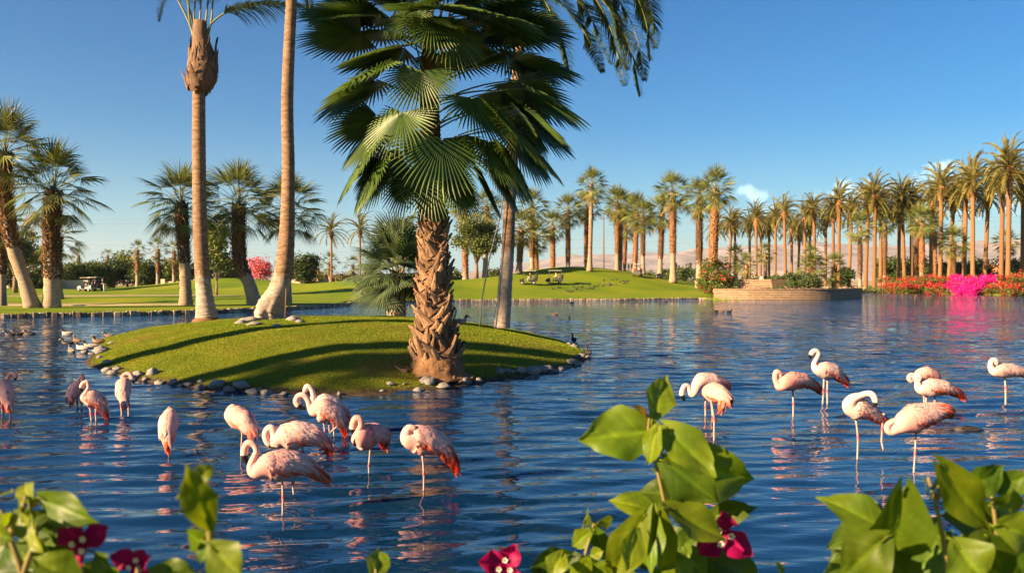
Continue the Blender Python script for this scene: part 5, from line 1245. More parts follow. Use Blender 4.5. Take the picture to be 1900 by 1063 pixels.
flamingo('plump white-pink flamingo crouching low in the water, preening its breast', Z2, (565, 602), [(792, 518, 7), (735, 470, 32), (660, 445, 76), (570, 445, 100), (490, 462, 94), (442, 482, 60)], [(428, 500, 42), (415, 445, 27), (400, 397, 25), (370, 400, 24), (352, 440, 24), (362, 482, 24)], [(378, 505, 17), (398, 516, 12), (424, 526, 6)], [[(545, 520), (560, 602)], [(610, 515), (615, 600)]], .25, (.1, -.1), seed=7, coral=.45)
flamingo('largest salmon flamingo with curved neck and black-tipped bill in the foreground', Z2, (472, 1005), [(778, 716, 6), (700, 688, 26), (610, 655, 58), (530, 652, 94), (450, 658, 112), (370, 662, 102), (305, 690, 62)], [(268, 700, 42), (252, 660, 29), (270, 605, 23), (290, 555, 21), (270, 512, 21), (232, 500, 25), (208, 530, 25)], [(203, 570, 21), (205, 602, 16), (218, 632, 12), (238, 652, 5)], [[(468, 745), (475, 880), (472, 1005)], [(545, 745), (545, 810), (552, 862)]], .55, (.15, -.12), seed=8, coral=.6)
flamingo('salmon flamingo with arched neck near the island shore', Z2, (775, 475), [(908, 383, 7), (870, 330, 30), (812, 288, 76), (755, 270, 85), (712, 262, 58)], [(690, 278, 36), (668, 255, 22), (652, 200, 19), (625, 166, 20), (588, 168, 21), (570, 200, 24)], [(580, 228, 18), (600, 248, 12), (634, 258, 6)], [[(762, 355), (770, 420), (777, 478)], [(800, 350), (803, 430), (860, 380)]], .5, (.05, -.05), seed=9)
flamingo('white-necked flamingo standing just behind the arched one', Z2, (835, 448), [(928, 322, 9), (890, 270, 35), (825, 235, 60), (762, 215, 64), (718, 222, 44)], [(690, 212, 28), (688, 160, 17), (672, 115, 17), (645, 103, 20), (634, 122, 19)], [(628, 138, 12), (628, 152, 8), (634, 168, 4)], [[(830, 300), (835, 448)]], .1, (.1, 0), seed=10)
flamingo('rosy flamingo facing the camera with bill on its breast, one leg', Z2, (1080, 725), [(1192, 490, 9), (1165, 440, 42), (1112, 440, 76), (1062, 460, 92), (1022, 470, 74)], [(1000, 470, 46), (1008, 420, 27), (1026, 372, 22), (1016, 333, 24), (988, 330, 26), (974, 358, 26)], [(968, 390, 20), (966, 416, 14), (978, 446, 6)], [[(1090, 535), (1080, 660), (1080, 725)]], .85, (.22, -.2), seed=11, coral=.3)
flamingo('salmon flamingo with head tucked into its back and bright orange wing tip', Z2, (1466, 832), [(1692, 642, 8), (1640, 578, 36), (1560, 512, 80), (1470, 482, 106), (1400, 470, 96), (1362, 472, 62)], [(1345, 440, 42), (1365, 398, 31), (1412, 402, 18)], [], [[(1458, 590), (1468, 720), (1466, 832)]], .5, (.1, -.1), seed=12, coral=.7)
flamingo('white-pink flamingo stooping with its bill to the water, right of the leafy branch', Z3, (262, 575), [(412, 352, 10), (372, 338, 28), (305, 328, 52), (235, 330, 58), (202, 362, 42)], [(188, 400, 30), (165, 428, 18), (150, 395, 15), (142, 366, 14), (118, 362, 16), (102, 388, 18)], [(97, 420, 16), (100, 445, 11), (118, 468, 5)], [[(262, 450), (262, 575)], [(300, 420), (312, 575)]], .25, (.1, -.1), seed=13)
flamingo('small rosy flamingo asleep on one leg before the stooping one', Z3, (322, 748), [(386, 492, 9), (390, 440, 38), (352, 420, 66), (312, 410, 74), (282, 402, 54)], [(295, 372, 28), (325, 358, 20), (348, 366, 12)], [], [[(305, 480), (323, 590), (322, 748)]], .8, (-.1, .15), seed=14, coral=.55)
flamingo('mauve flamingo with pale head tucked, shaded back and dark tail', Z3, (880, 580), [(1068, 380, 7), (1018, 350, 26), (940, 330, 55), (870, 332, 68), (818, 346, 54)], [(785, 365, 35), (765, 345, 20), (753, 305, 18), (762, 268, 20), (786, 275, 17)], [(790, 295, 10), (792, 308, 7), (796, 318, 4)], [[(876, 395), (882, 490), (880, 580)]], .75, (.2, -.15), seed=15, coral=.6)
flamingo('upright white flamingo with raised S-shaped neck', Z3, (1105, 492), [(1256, 328, 7), (1212, 300, 28), (1150, 262, 58), (1095, 252, 60), (1056, 246, 42)], [(1035, 235, 27), (1028, 205, 17), (1048, 165, 14), (1058, 132, 15), (1036, 117, 17), (1016, 126, 18)], [(1006, 142, 13), (1000, 156, 10), (1002, 172, 5)], [[(1098, 310), (1093, 400), (1088, 490)], [(1122, 310), (1120, 400), (1121, 492)]], .05, (.1, -.1), seed=16, coral=.5)
flamingo('white flamingo turning its neck back over its shoulder, legs apart', Z4, (200, 880), [(432, 603, 6), (362, 566, 28), (272, 525, 62), (192, 500, 85), (142, 480, 58)], [(165, 432, 36), (222, 408, 22), (262, 394, 20), (300, 396, 22), (324, 422, 22)], [(332, 450, 17), (328, 472, 12), (316, 492, 6)], [[(190, 585), (205, 710), (200, 880)], [(388, 560), (376, 740), (390, 806)]], .12, (.1, -.05), -.15, seed=17, coral=.5)
flamingo('salmon flamingo with tucked head standing behind the white and orange one', Z4, (690, 478), [(790, 300, 14), (750, 262, 42), (702, 248, 52), (660, 254, 42)], [(622, 272, 27), (592, 262, 20), (578, 285, 18), (600, 306, 16)], [], [[(680, 300), (690, 480)]], .5, (.1, 0), seed=18)
flamingo('white flamingo with loosely opened orange wing', Z4, (740, 520), [(972, 402, 7), (900, 370, 26), (812, 352, 58), (730, 352, 70), (672, 356, 48)], [(648, 345, 31), (640, 308, 18), (655, 272, 18), (640, 262, 18), (630, 282, 19)], [(634, 305, 14), (640, 322, 10), (652, 342, 5)], [[(705, 405), (700, 470), (690, 520)], [(765, 405), (768, 520)]], .1, (.1, -.1), seed=19, coral=1.0)
flamingo('salmon flamingo bent forward with head buried, nearest on the right', Z4, (612, 965), [(845, 515, 22), (790, 522, 52), (700, 552, 86), (605, 580, 106), (535, 612, 78)], [(482, 652, 42), (432, 672, 24), (418, 632, 22), (448, 602, 21), (482, 590, 20)], [], [[(628, 670), (622, 830), (612, 965)]], .6, (.1, -.1), seed=20, coral=.75, tail=False)
flamingo('white flamingo on one leg at the right picture edge', Z4, (1283, 465), [(1445, 255, 9), (1400, 238, 30), (1322, 226, 50), (1252, 226, 55), (1202, 226, 40)], [(1182, 214, 25), (1172, 180, 17), (1184, 152, 17), (1208, 154, 20)], [(1210, 178, 13), (1200, 196, 9), (1184, 212, 5)], [[(1276, 275), (1283, 350), (1283, 465)]], .08, (.1, -.1), seed=21, coral=.35)

# ================================================================== SMALL BIRDS
def water_bird(p, L, rz, label, kind, seed=0, group=None, name='duck', head_up=1.0):
    """loft from tail to bill; kind gives the colours of back, breast, head, bill"""
    cols = {'mallard': ((.22, .19, .16), (.16, .06, .03), (.01, .05, .03), (.5, .4, .05)), 'brown': ((.16, .10, .06), (.22, .14, .08), (.14, .09, .06), (.2, .12, .04)), 'pale': ((.55, .45, .38), (.70, .6, .5), (.05, .035, .03), (.05, .05, .05)),
            'dark': ((.035, .03, .03), (.06, .045, .035), (.02, .018, .018), (.5, .48, .45)), 'grey': ((.20, .17, .15), (.30, .25, .2), (.06, .05, .045), (.1, .1, .1))}[kind]
    mb = MB(); hz = head_up
    P = [(-.52, 0, .20), (-.40, 0, .16), (-.18, 0, .13), (.06, 0, .13), (.24, 0, .16), (.32, 0, .24+.06*hz), (.34, 0, .30+.10*hz), (.39, 0, .33+.12*hz), (.45, 0, .32+.12*hz), (.50, 0, .30+.12*hz), (.60, 0, .28+.12*hz)]
    rd = [.015, .08, .17, .19, .15, .085, .06, .08, .075, .035, .02]
    cl = [cols[0]]*3+[cols[0], cols[1], cols[1], cols[2], cols[2], cols[2], cols[3], cols[3]]
    CC = catmull([Vector(q)*L for q in P], 2); RR = np.interp(np.linspace(0, 10, len(CC)), range(11), rd)*L
    cc = [cl[min(10, int(round(i/2)))] for i in range(len(CC))]
    mb.tube(CC, list(RR), 9, 0, cc, squash=1.0)
    for s_ in (-1, 1):   # folded wings
        vs = [Vector((x, s_*y, z))*L for x, y, z in ((.2, .15, .24), (.0, .20, .2), (-.25, .16, .2), (-.5, .05, .24), (-.2, .06, .31), (.05, .08, .32))]
        mb.add(vs, [(0, 1, 2, 3, 4, 5)] if s_ < 0 else [(5, 4, 3, 2, 1, 0)], 0, tuple(x*.75 for x in cols[0]))
    o = mb.build(name, M['bird'], None, True); o.location = p; o.rotation_euler = (0, 0, rz)
    return tag(o, label, 'bird', group)
DW = 'ducks on the water'
for i, (px, py, k, rz, lab) in enumerate([(18, 622, 'dark', PI, 'dark duck floating at the left picture edge'), (33, 621, 'dark', PI, 'dark duck floating second from the left edge'), (55, 621, 'dark', PI, 'dark duck floating third from the left edge'), (124, 620, 'pale', PI, 'pale-sided duck floating left of the island'), (143, 633, 'brown', 2.6, 'brown duck left of the mallard by the island'), (125, 638, 'dark', PI, 'dark duck behind the stones left of the island'), (185, 634, 'dark', 3.6, 'dark duck close below the mallard'), (202, 624, 'mallard', PI, 'mallard drake drifting towards the left by the island'), (254, 629, 'brown', 2.5, 'brown duck at the left island slope'),
                                        (1327, 578, 'dark', PI, 'dark duck leading the group on the open lake'), (1340, 578, 'brown', 0, 'brown duck in the middle of the lake group'), (1353, 579, 'dark', .2, 'dark duck at the right of the lake group'), (1030, 584, 'brown', .1, 'brown duck on the lake beyond the island'), (1056, 590, 'dark', PI/2, 'lone dark coot right of the brown duck on the lake'), (1062, 562, 'dark', 0, 'tiny dark duck far out on the lake'), (1234, 560, 'dark', PI, 'tiny dark duck below the far bank')]):
    p = onz(px, py, 0); water_bird((p.x, p.y, -.04), .5, rz, lab, k, i, DW)
p = onz(1792, 797, 0); water_bird((p.x, p.y, -.1), .5, 3.0, 'dark duck with head under, floating beside the right flamingos', 'dark', 3, DW, head_up=-1.6)
# islet of stones with ducks, left of the island
for i, (px, py, w, lab) in enumerate([(188, 654, 30, 'brown mossy stone of the islet left of the island'), (158, 655, 16, 'pale stone of the duck islet'), (172, 658, 16, 'rounded stone in the middle of the duck islet'), (186, 660, 18, 'flat stone at the front of the duck islet'), (208, 645, 16, 'dark stone between the islet and the island')]):
    rock(px, py, w, lab, None, i+20, .8, 'stones of the duck islet')
for px, py, k, rz, zz, lab in [(133, 654, 'grey', 2.4, .0, 'grey duck standing at the left end of the duck islet'), (152, 653, 'pale', 2.9, .06, 'sleeping pale duck on the duck islet'), (168, 652, 'pale', 3.3, .1, 'sleeping cream duck in the middle of the islet'), (182, 648, 'brown', 3.0, .2, 'brown duck on the mossy islet stone')]:
    p = onz(px, py, 0); water_bird((p.x, p.y, zz), .5, rz, lab, k, 5, 'ducks on the islet')
for px, py, k, rz, lab in [(852, 598, 'grey', .2, 'grey duck resting on the crest right of the big trunk'), (918, 602, 'brown', 0, 'brown duck resting right of the leaning trunk foot'), (1040, 626, 'grey', .5, 'grey duck lying at the right island edge')]:
    p = ihit(px, py+3); water_bird((p.x, p.y, p.z-.02), .6, rz, lab, k, 9, 'ducks resting on the island')
for px, py, zz, lab in [(1065, 640, .14, 'dark coot standing on a shore stone'), (1092, 660, .05, 'dark coot at the right tip of the island')]:
    p = onz(px, py, 0); water_bird((p.x, p.y, zz), .42, 1.9, lab, 'dark', 9, 'coots at the island tip', 'coot', 2.2)
r = random.Random(90)
for i in range(44):
    px = r.uniform(1024, 1165); py = lerp(541, 524, (px-1024)/140)+r.gauss(0, 3.2)
    p = ghit(px, py, 93); water_bird((p.x, p.y, p.z-.02), r.uniform(.5, .62), r.uniform(0, 6.28), 'small dark bird feeding in the shaded flock on the far green bank', 'dark', i, 'flock of dark birds on the far bank', 'coot', r.uniform(-1.5, 1.2))

# ================================================================== GOLF CARTS AND PEOPLE
def person(p, rz, shirt, trousers, label, seated=True, hat=None, bend=0.0):
    mb = MB(); skin = (.55, .32, .22); hair = hat or (.08, .05, .03)
    if seated:
        hip = Vector((0, 0, .0)); ch = Vector((.03, 0, .42)); nk = Vector((.06, 0, .56)); hd = Vector((.09, 0, .74))
        legs_ = [[(0, s*.1, .02), (.42, s*.12, .04), (.48, s*.12, -.40), (.58, s*.12, -.43)] for s in (-1, 1)]
        arms = [[(.03, s*.2, .48), (.12, s*.24, .22), (.42, s*.14, .28)] for s in (-1, 1)]
    else:
        hip = Vector((0, 0, .92)); ch = Vector((.02+bend*.3, 0, 1.32)); nk = Vector((.03+bend*.45, 0, 1.47)); hd = Vector((.05+bend*.55, 0, 1.64))
        legs_ = [[(0, s*.1, .92), (.03, s*.11, .5), (0, s*.12, .06), (.16, s*.12, .03)] for s in (-1, 1)]
        arms = [[(.02+bend*.35, s*.2, 1.4), (.1+bend*.35, s*.24, 1.12), (.28+bend*.3, s*.1, .95)] for s in (-1, 1)]
    mb.tube([hip-UP*.08, hip+UP*.04, hip.lerp(ch, .5), ch, nk-UP*.04, nk+UP*.03, hd-UP*.08, hd, hd+UP*.09, hd+UP*.13], [.13, .16, .155, .18, .11, .055, .075, .098, .08, .02], 10, 0, [trousers, trousers, shirt, shirt, shirt, skin, skin, skin, hair, hair], squash=.8)
    for l_ in legs_: mb.tube(catmull(l_, 3), [.085]*4+[.065]*4+[.05]*2, 8, 0, [trousers]*8+[(.1, .1, .1)]*2)
    for a_ in arms: mb.tube(catmull(a_, 3), [.055, .052, .05, .045, .042, .04, .038], 7, 0, [shirt]*3+[skin]*4)
    mb.tube([hd+Vector((.08, 0, -.01)), hd+Vector((.125, 0, -.025))], [.022, .012], 5, 0, skin)
    o = mb.build('person', M['skin_cloth'], None, True); o.location = p; o.rotation_euler = (0, 0, rz); return tag(o, label, 'person')
def golf_cart(p, rz, label, body_c, roof_c, sc=1.0):
    t = empty('golf_cart', p, label, 'golf cart', 'golf carts on the course'); t.rotation_euler = (0, 0, rz)
    mb = MB(); prof = [(1.2, .35), (1.22, .62), (1.0, .80), (.62, .84), (.52, .42), (-.1, .40), (-.12, .62), (-.75, .64), (-.8, .9), (-1.15, .88), (-1.2, .4)]
    for s_ in (-1, 1): mb.add([(x, s_*.58, z) for x, z in prof], [tuple(range(len(prof)))] if s_ < 0 else [tuple(range(len(prof)-1, -1, -1))], 0, body_c)
    n_ = len(prof); mb.add([(x, s_*.58, z) for s_ in (-1, 1) for x, z in prof], [(i, (i+1) % n_, n_+(i+1) % n_, n_+i) for i in range(n_)], 0, body_c)
    mb.build('body', M['plain'], t, False)
    mb = MB(); mb.box((-.15, 0, 1.93), (1.9, 1.2, .07), 0, roof_c, 0, .03); mb.build('roof', M['plain'], t, False)
    for x, s_ in ((.62, 1), (.62, -1), (-.95, 1), (-.95, -1)):
        mb = MB(); mb.tube([(x+(.12 if x > 0 else -.02), s_*.52, .8), (x, s_*.52, 1.9)], .025, 6, 0, (.05, .05, .05)); mb.build('post', M['plain'], t)
    for x, s_ in ((.85, 1), (.85, -1), (-.8, 1), (-.8, -1)):
        mb = MB(); mb.tube([(x, s_*.48, .23), (x, s_*.50, .23), (x, s_*.64, .23), (x, s_*.66, .23)], [.17, .23, .23, .17], 14, 0, (.02, .02, .02)); w = mb.build('wheel', M['plain'], t)
        mb = MB(); mb.tube([(x, s_*.655, .23), (x, s_*.675, .23)], [.12, .10], 10, 0, (.5, .5, .5)); mb.build('rim', M['plain'], w)
    mb = MB(); mb.box((-.42, 0, .72), (.6, 1.05, .14), 0, (.12, .11, .10), 0, .04); mb.box((-.74, 0, 1.05), (.12, 1.05, .5), 0, (.12, .11, .10), 0, .04); mb.build('seat', M['plain'], t, False)
    mb = MB(); mb.tube([(.5, .25, .85), (.28, .25, 1.12)], .02, 5, 0, (.03, .03, .03)); mb.tube([Vector((.28+.05*math.sin(a), .25+.17*math.cos(a), 1.12+.14*math.sin(a))) for a in [k*PI/6 for k in range(13)]], .018, 5, 0, (.03, .03, .03)); mb.build('steering_wheel', M['plain'], t)
    for s_, c in ((.25, (.03, .03, .03)), (-.25, (.06, .03, .025))):
        mb = MB(); mb.tube([(-1.12, s_, .55), (-1.16, s_, .9), (-1.2, s_, 1.35), (-1.2, s_, 1.4)], [.14, .16, .17, .12], 9, 0, c)
        for k in range(4): mb.tube([(-1.2, s_+.03*(k-1.5), 1.38), (-1.22, s_+.05*(k-1.5), 1.62)], .012, 4, 0, (.5, .5, .5))
        mb.build('golf_bag', M['plain'], t)
    return t
def onlawn(px, py): return ghit(px, py, 60)
p = ghit(980, 528, 94); golf_cart(p, PI, 'dark golf cart with pale roof, the left one on the shaded bank', (.03, .03, .035), (.6, .56, .48)); person(p+Vector((.35, -.25, .82)), PI, (.05, .05, .06), (.3, .3, .3), 'driver in dark shirt seated in the left cart on the bank')
p = ghit(1028, 527, 94); golf_cart(p, PI, 'dark golf cart with cream roof, the right one on the shaded bank', (.05, .05, .055), (.66, .60, .48)); person(p+Vector((.35, -.25, .82)), PI, (.62, .5, .4), (.08, .08, .09), 'driver in pale shirt seated in the right cart on the bank')
p = ghit(1183, 513, 100); golf_cart(p, -PI/2-.3, 'golf cart seen from the front between far palm trunks', (.10, .09, .09), (.62, .55, .45))
person(p+Vector((-.3, .35, .82)), -PI/2-.3, (.65, .03, .04), (.1, .1, .12), 'passenger in red shirt in the cart seen from the front'); person(p+Vector((.28, .45, .82)), -PI/2-.3, (.6, .52, .45), (.1, .1, .12), 'driver in cream shirt in the cart seen from the front')
p = ghit(162, 541, 112); golf_cart(p, 2.85, 'white golf cart parked on the left lawn', (.3, .3, .3), (.42, .38, .32)); person(p+Vector((.3, -.25, .82)), 2.85, (.06, .05, .06), (.1, .1, .1), 'driver in dark shirt in the white cart on the left lawn')
p2_ = ghit(175, 540, 112); golf_cart(p2_, 2.75, 'second golf cart close behind the white one on the left lawn', (.08, .08, .09), (.5, .45, .38)); person(p2_+Vector((.3, -.25, .82)), 2.75, (.72, .10, .16), (.6, .6, .6), 'driver in pink-red shirt on the left lawn')
p = ghit(193, 540, 112); person(p, PI+.5, (.03, .03, .035), (.6, .58, .55), 'golfer in dark top and white trousers standing by the left carts', False, bend=.25)

# ================================================================== FOREGROUND BOUGAINVILLEA
M['fg_leaf'] = pmat('bougainvillea_leaf', (.075, .135, .006), (.155, .20, .009), 26, .46, vcol=True, trans=.40, tcol=(1.5, 1.45, .5), spec=.28, bump=.15, bscale=60, rnd=.22, bdist=.004)
M['bract'] = pmat('bract', (.20, .002, .045), (.33, .004, .085), 30, .55, vcol=True, trans=.4, tcol=(1.4, 1, 1.1), spec=.2, bump=.2, bscale=70, bdist=.004)
M['floret'] = pmat('floret', (.75, .70, .58), None, 5, .6)
M['fg_stem'] = pmat('bougainvillea_stem', (.16, .15, .04), (.22, .14, .06), 40, .6)
def leaf_geo(mb, a, tip, w, nrm, fold, curl, wave, seed, pr=.36, acum=.82, col=(1, 1, 1)):
    r = random.Random(seed); ax_ = tip-a; L = ax_.length; f = ax_.normalized(); n0 = (nrm-f*nrm.dot(f)).normalized(); sd = f.cross(n0)
    rows_, cols_ = 20, 13; vs = []; cl = []
    for i in range(rows_+1):
        t = i/rows_
        prof = (t/pr)**.62 if t < pr else (1-((t-pr)/(1-pr))**1.7)
        if t > acum: prof = max(prof*.75, .10*(1-t)/(1-acum))
        if i == 0: prof = .08
        if i == rows_: prof = .006
        hw = w/2*prof
        for j in range(cols_):
            u_ = (j/(cols_-1)*2-1)
            z = fold*abs(u_)*hw-curl*L*(t-.35)**2+wave*w*.06*math.sin(t*9+seed)*abs(u_)*(1 if u_ > 0 else -1)+.01*w*math.cos(u_*9+t*14)
            vein = max(0, math.cos((t*6-abs(u_)*1.6)*6.283))**6; mid_ = max(0, 1-abs(u_)*7)
            z += w*.012*vein*abs(u_)*0-w*.02*mid_-w*.010*vein
            back = -.10*L*(1-t)*(abs(u_)**2)*(t < .3)*2*(.3-t)/.3
            vs.append(a+f*(L*t+back)+sd*(u_*hw)+n0*z)
            k = .93+.55*mid_+.32*vein*(1-abs(u_)*.5)+.10*mnoise.noise(Vector((u_*3, t*5, seed))); cl.append(tuple(c*k for c in col))
    mb.add(vs, [(i*cols_+j, i*cols_+j+1, (i+1)*cols_+j+1, (i+1)*cols_+j) for i in range(rows_) for j in range(cols_-1)], 0, cl)
def fg_plant(root_name, label, d, stems, leaves, bracts, seed, ground, fill=()):
    b_ = Vector((ground[0], ground[1], gz1(ground[0], ground[1])))
    root = empty(root_name, b_, label, 'plant'); r = random.Random(seed)
    Q = lambda px, py, dd=0.0: at(px, py, d+dd)-b_
    for st in stems:
        pts_ = [Q(*s_) for s_ in st]; foot = [Vector((r.uniform(-.05, .05), r.uniform(-.03, .03), -.02)).lerp(pts_[0], k/8) for k in range(8)] if st[0][1] > 1040 else []
        C_ = foot+catmull(pts_, 5); mb = MB(); mb.tube(C_, [lerp(.0034, .0013, i/(len(C_)-1)) for i in range(len(C_))], 7); mb.build('stem', M['fg_stem'], root)
    leaves = list(leaves)
    for x0, x1, y0, y1, n_ in fill:
        for k in range(n_):
            fx, fy, a, L = r.uniform(x0, x1), r.uniform(y0, y1), r.uniform(0, 2*PI), r.uniform(50, 95)
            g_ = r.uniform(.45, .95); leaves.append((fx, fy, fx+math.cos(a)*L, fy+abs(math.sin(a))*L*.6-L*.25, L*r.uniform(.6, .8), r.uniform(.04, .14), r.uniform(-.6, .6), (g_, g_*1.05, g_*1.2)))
    for i, lf in enumerate(leaves):
        ax_, ay_, tx, ty, w = lf[:5]; dd = lf[5] if len(lf) > 5 else r.uniform(-.05, .05); face = lf[6] if len(lf) > 6 else r.uniform(-.5, .5)
        tint = lf[7] if len(lf) > 7 else (1, 1, 1)
        a = Q(ax_, ay_, dd); tip = Q(tx, ty, dd+r.uniform(-.035, .035))
        f = (tip-a).normalized(); s0 = f.cross(Vector((0, -1, 0))); s0 = s0.normalized() if s0.length > .05 else Vector((1, 0, 0))
        nrm = Vector((0, -1, 0)).cross(f) if False else (Vector((0, -1, 0))*math.cos(face)+s0*math.sin(face)+UP*.35)
        mb = MB(); leaf_geo(mb, a, tip, w*d/FP/max(.55, math.cos(face)), nrm, r.uniform(.08, .40), r.uniform(-.1, .45), r.uniform(.3, 1.6), seed*31+i, col=tint)
        # short leaf stalk
        mb.tube([a-f*.012-UP*.004, a-f*.004, a+f*.004], [.0011, .001, .0008], 5, 0, (1.2, 1.1, 1))
        mb.build('leaf', M['fg_leaf'], root)
    for i, (cx, cy, sz, rot, dd) in enumerate(bracts):
        c = Q(cx, cy, dd); s_ = sz*d/FP
        for k in range(3):
            a = rot+k*2*PI/3+r.uniform(-.25, .25); dr = Vector((math.cos(a), r.uniform(-.5, .1), math.sin(a))).normalized()
            mb = MB(); leaf_geo(mb, c+dr*s_*.02, c+dr*s_*.60, s_*.50, Vector((math.cos(a)*.3, -1, math.sin(a)*.3+.25)), .55, -.5, 2.2, seed*7+i*3+k, pr=.42, acum=.9); mb.build('bract', M['bract'], root)
        for k in range(3):
            a = rot+.6+k*2.1; q = c+Vector((math.cos(a)*s_*.13, -s_*.16, math.sin(a)*s_*.13)); rim = []
            mb = MB(); mb.tube([c, c.lerp(q, .6), q], [s_*.014, s_*.018, s_*.03], 6, 0)
            mb.build('floret_tube', M['bract'], root)
            mb = MB()
            for m5 in range(5):
                b5 = m5*2*PI/5; e = Vector((math.cos(b5), -.3, math.sin(b5))); w5 = Vector((-math.sin(b5), 0, math.cos(b5)))
                mb.add([q+e*s_*.008, q+e*s_*.045+w5*s_*.026, q+e*s_*.062, q+e*s_*.045-w5*s_*.026], [(0, 1, 2, 3)])
            mb.build('floret', M['floret'], root)
    return root
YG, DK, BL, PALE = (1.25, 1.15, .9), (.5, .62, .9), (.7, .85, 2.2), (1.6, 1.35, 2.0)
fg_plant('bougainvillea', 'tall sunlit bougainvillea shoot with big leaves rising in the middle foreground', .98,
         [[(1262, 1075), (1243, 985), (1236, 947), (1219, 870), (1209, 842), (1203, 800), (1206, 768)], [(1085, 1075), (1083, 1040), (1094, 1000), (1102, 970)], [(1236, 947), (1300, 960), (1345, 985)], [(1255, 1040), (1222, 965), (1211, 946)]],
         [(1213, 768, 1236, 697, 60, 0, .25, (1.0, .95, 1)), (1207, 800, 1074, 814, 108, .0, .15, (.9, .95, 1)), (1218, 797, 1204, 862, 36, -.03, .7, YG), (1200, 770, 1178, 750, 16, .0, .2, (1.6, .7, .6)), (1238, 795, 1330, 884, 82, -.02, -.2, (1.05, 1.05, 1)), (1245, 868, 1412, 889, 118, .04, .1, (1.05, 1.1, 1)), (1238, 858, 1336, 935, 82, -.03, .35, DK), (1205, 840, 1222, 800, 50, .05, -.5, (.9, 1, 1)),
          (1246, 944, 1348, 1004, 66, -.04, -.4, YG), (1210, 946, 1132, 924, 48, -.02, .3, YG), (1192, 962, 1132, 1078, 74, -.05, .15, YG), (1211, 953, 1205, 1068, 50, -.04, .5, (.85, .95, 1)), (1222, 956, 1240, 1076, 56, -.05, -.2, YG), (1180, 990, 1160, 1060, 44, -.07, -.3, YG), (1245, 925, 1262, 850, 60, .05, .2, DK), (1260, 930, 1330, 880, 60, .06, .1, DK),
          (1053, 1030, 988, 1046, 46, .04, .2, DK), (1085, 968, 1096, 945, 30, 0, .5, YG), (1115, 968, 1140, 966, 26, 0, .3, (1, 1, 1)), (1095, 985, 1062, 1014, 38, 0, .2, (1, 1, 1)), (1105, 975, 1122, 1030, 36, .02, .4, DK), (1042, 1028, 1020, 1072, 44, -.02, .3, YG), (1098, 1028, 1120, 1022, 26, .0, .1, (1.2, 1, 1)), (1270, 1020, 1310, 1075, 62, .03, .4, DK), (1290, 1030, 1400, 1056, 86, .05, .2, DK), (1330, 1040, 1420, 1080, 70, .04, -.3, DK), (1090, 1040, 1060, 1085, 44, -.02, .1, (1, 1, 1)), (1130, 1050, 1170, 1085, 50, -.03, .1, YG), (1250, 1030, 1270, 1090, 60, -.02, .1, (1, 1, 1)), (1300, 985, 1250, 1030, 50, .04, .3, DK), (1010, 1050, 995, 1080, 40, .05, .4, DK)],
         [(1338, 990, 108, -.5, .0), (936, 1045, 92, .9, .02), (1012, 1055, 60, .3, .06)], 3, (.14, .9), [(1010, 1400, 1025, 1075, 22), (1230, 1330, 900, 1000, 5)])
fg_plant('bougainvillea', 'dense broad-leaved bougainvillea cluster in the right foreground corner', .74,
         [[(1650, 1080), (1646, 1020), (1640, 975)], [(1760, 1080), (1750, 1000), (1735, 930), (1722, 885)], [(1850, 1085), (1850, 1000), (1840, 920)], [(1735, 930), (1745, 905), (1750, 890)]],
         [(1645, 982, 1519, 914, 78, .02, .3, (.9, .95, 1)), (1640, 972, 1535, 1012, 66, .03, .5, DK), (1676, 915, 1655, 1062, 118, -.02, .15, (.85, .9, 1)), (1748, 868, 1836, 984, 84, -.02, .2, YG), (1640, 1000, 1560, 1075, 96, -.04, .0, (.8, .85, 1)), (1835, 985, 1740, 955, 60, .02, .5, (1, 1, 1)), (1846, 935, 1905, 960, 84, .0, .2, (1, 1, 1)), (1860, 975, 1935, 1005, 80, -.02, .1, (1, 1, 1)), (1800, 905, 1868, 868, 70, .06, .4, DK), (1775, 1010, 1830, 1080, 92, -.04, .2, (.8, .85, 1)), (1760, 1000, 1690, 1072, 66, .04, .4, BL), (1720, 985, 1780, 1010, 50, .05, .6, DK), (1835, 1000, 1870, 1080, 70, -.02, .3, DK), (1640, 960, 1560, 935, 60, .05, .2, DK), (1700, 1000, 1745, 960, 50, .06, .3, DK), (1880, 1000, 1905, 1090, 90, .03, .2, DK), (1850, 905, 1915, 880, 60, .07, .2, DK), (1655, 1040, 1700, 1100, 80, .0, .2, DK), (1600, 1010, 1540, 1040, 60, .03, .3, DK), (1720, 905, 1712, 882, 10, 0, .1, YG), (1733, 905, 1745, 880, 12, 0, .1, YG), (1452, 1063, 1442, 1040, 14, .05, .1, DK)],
         [(1905, 1000, 50, .5, .08), (1862, 885, 22, .2, .1)], 5, (.42, .72), [(1560, 1890, 985, 1075, 18), (1780, 1900, 900, 960, 5)])
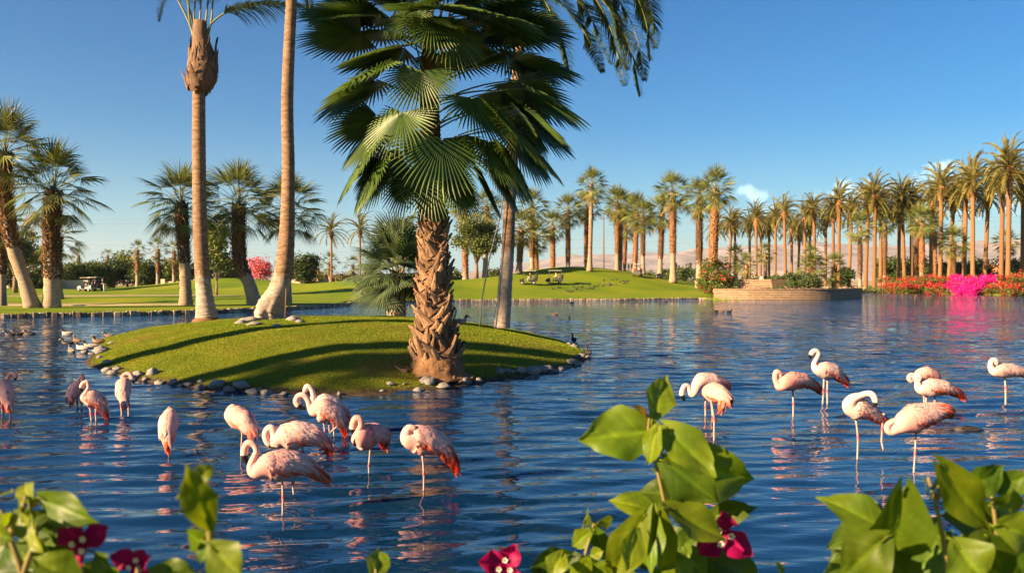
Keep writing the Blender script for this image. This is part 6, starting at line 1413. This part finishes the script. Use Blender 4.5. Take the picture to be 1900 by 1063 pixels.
fg_plant('bougainvillea', 'blurred bougainvillea with magenta flowers in the left foreground corner', .60,
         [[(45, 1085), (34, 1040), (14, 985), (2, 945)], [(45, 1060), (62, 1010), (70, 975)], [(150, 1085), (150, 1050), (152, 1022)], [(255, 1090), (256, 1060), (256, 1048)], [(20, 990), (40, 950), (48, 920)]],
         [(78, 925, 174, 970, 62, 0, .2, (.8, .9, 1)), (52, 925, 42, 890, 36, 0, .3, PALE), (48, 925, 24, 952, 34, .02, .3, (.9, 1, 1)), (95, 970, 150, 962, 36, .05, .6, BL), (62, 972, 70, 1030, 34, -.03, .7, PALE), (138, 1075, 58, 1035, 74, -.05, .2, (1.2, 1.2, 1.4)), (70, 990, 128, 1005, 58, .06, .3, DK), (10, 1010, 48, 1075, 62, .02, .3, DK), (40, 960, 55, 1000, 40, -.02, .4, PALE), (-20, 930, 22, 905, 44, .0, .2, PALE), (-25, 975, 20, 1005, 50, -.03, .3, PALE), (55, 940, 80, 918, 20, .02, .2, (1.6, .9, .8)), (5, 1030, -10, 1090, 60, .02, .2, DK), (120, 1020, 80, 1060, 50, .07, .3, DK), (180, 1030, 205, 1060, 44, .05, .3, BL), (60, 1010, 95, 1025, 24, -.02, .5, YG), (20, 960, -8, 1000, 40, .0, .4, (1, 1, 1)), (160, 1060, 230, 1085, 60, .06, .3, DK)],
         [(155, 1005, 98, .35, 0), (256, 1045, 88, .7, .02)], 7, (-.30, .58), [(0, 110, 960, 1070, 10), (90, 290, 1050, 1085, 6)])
fg_plant('bougainvillea', 'single very blurred pale green shoot left of the middle flamingos', .52,
         [[(410, 1090), (396, 1030), (390, 1005), (386, 965), (372, 930)]],
         [(386, 970, 345, 868, 62, -.02, .25, (1.35, 1.2, 1)), (360, 890, 398, 862, 34, -.02, .2, (1.35, 1.2, 1)), (378, 1015, 352, 985, 38, .03, .5, BL), (395, 1015, 448, 1070, 76, -.02, .1, (1.25, 1.15, 1)), (385, 1000, 372, 1045, 30, .02, .5, BL)], [], 9, (-.19, .5))
fg_plant('bougainvillea', 'tip of one leaf poking up at the bottom edge, left of the middle shoot', .8, [[(700, 1085), (697, 1055)]], [(697, 1072, 704, 1012, 46, 0, .3, (1, 1, 1))], [], 11, (-.14, .7))

# ================================================================== HAZE
m, n, l = newmat('thin_haze'); out = n.new('ShaderNodeOutputMaterial'); pv = n.new('ShaderNodeVolumePrincipled')
pv.inputs['Color'].default_value = (.80, .86, .95, 1); pv.inputs['Density'].default_value = .00005; pv.inputs['Anisotropy'].default_value = .1
l.new(pv.outputs[0], out.inputs['Volume'])
mb = MB(); mb.box((0, 0, 229), (20000, 20000, 462)); tag(mb.build('haze', m, None, False), 'thin warm haze over the desert valley', 'haze', kind='stuff')
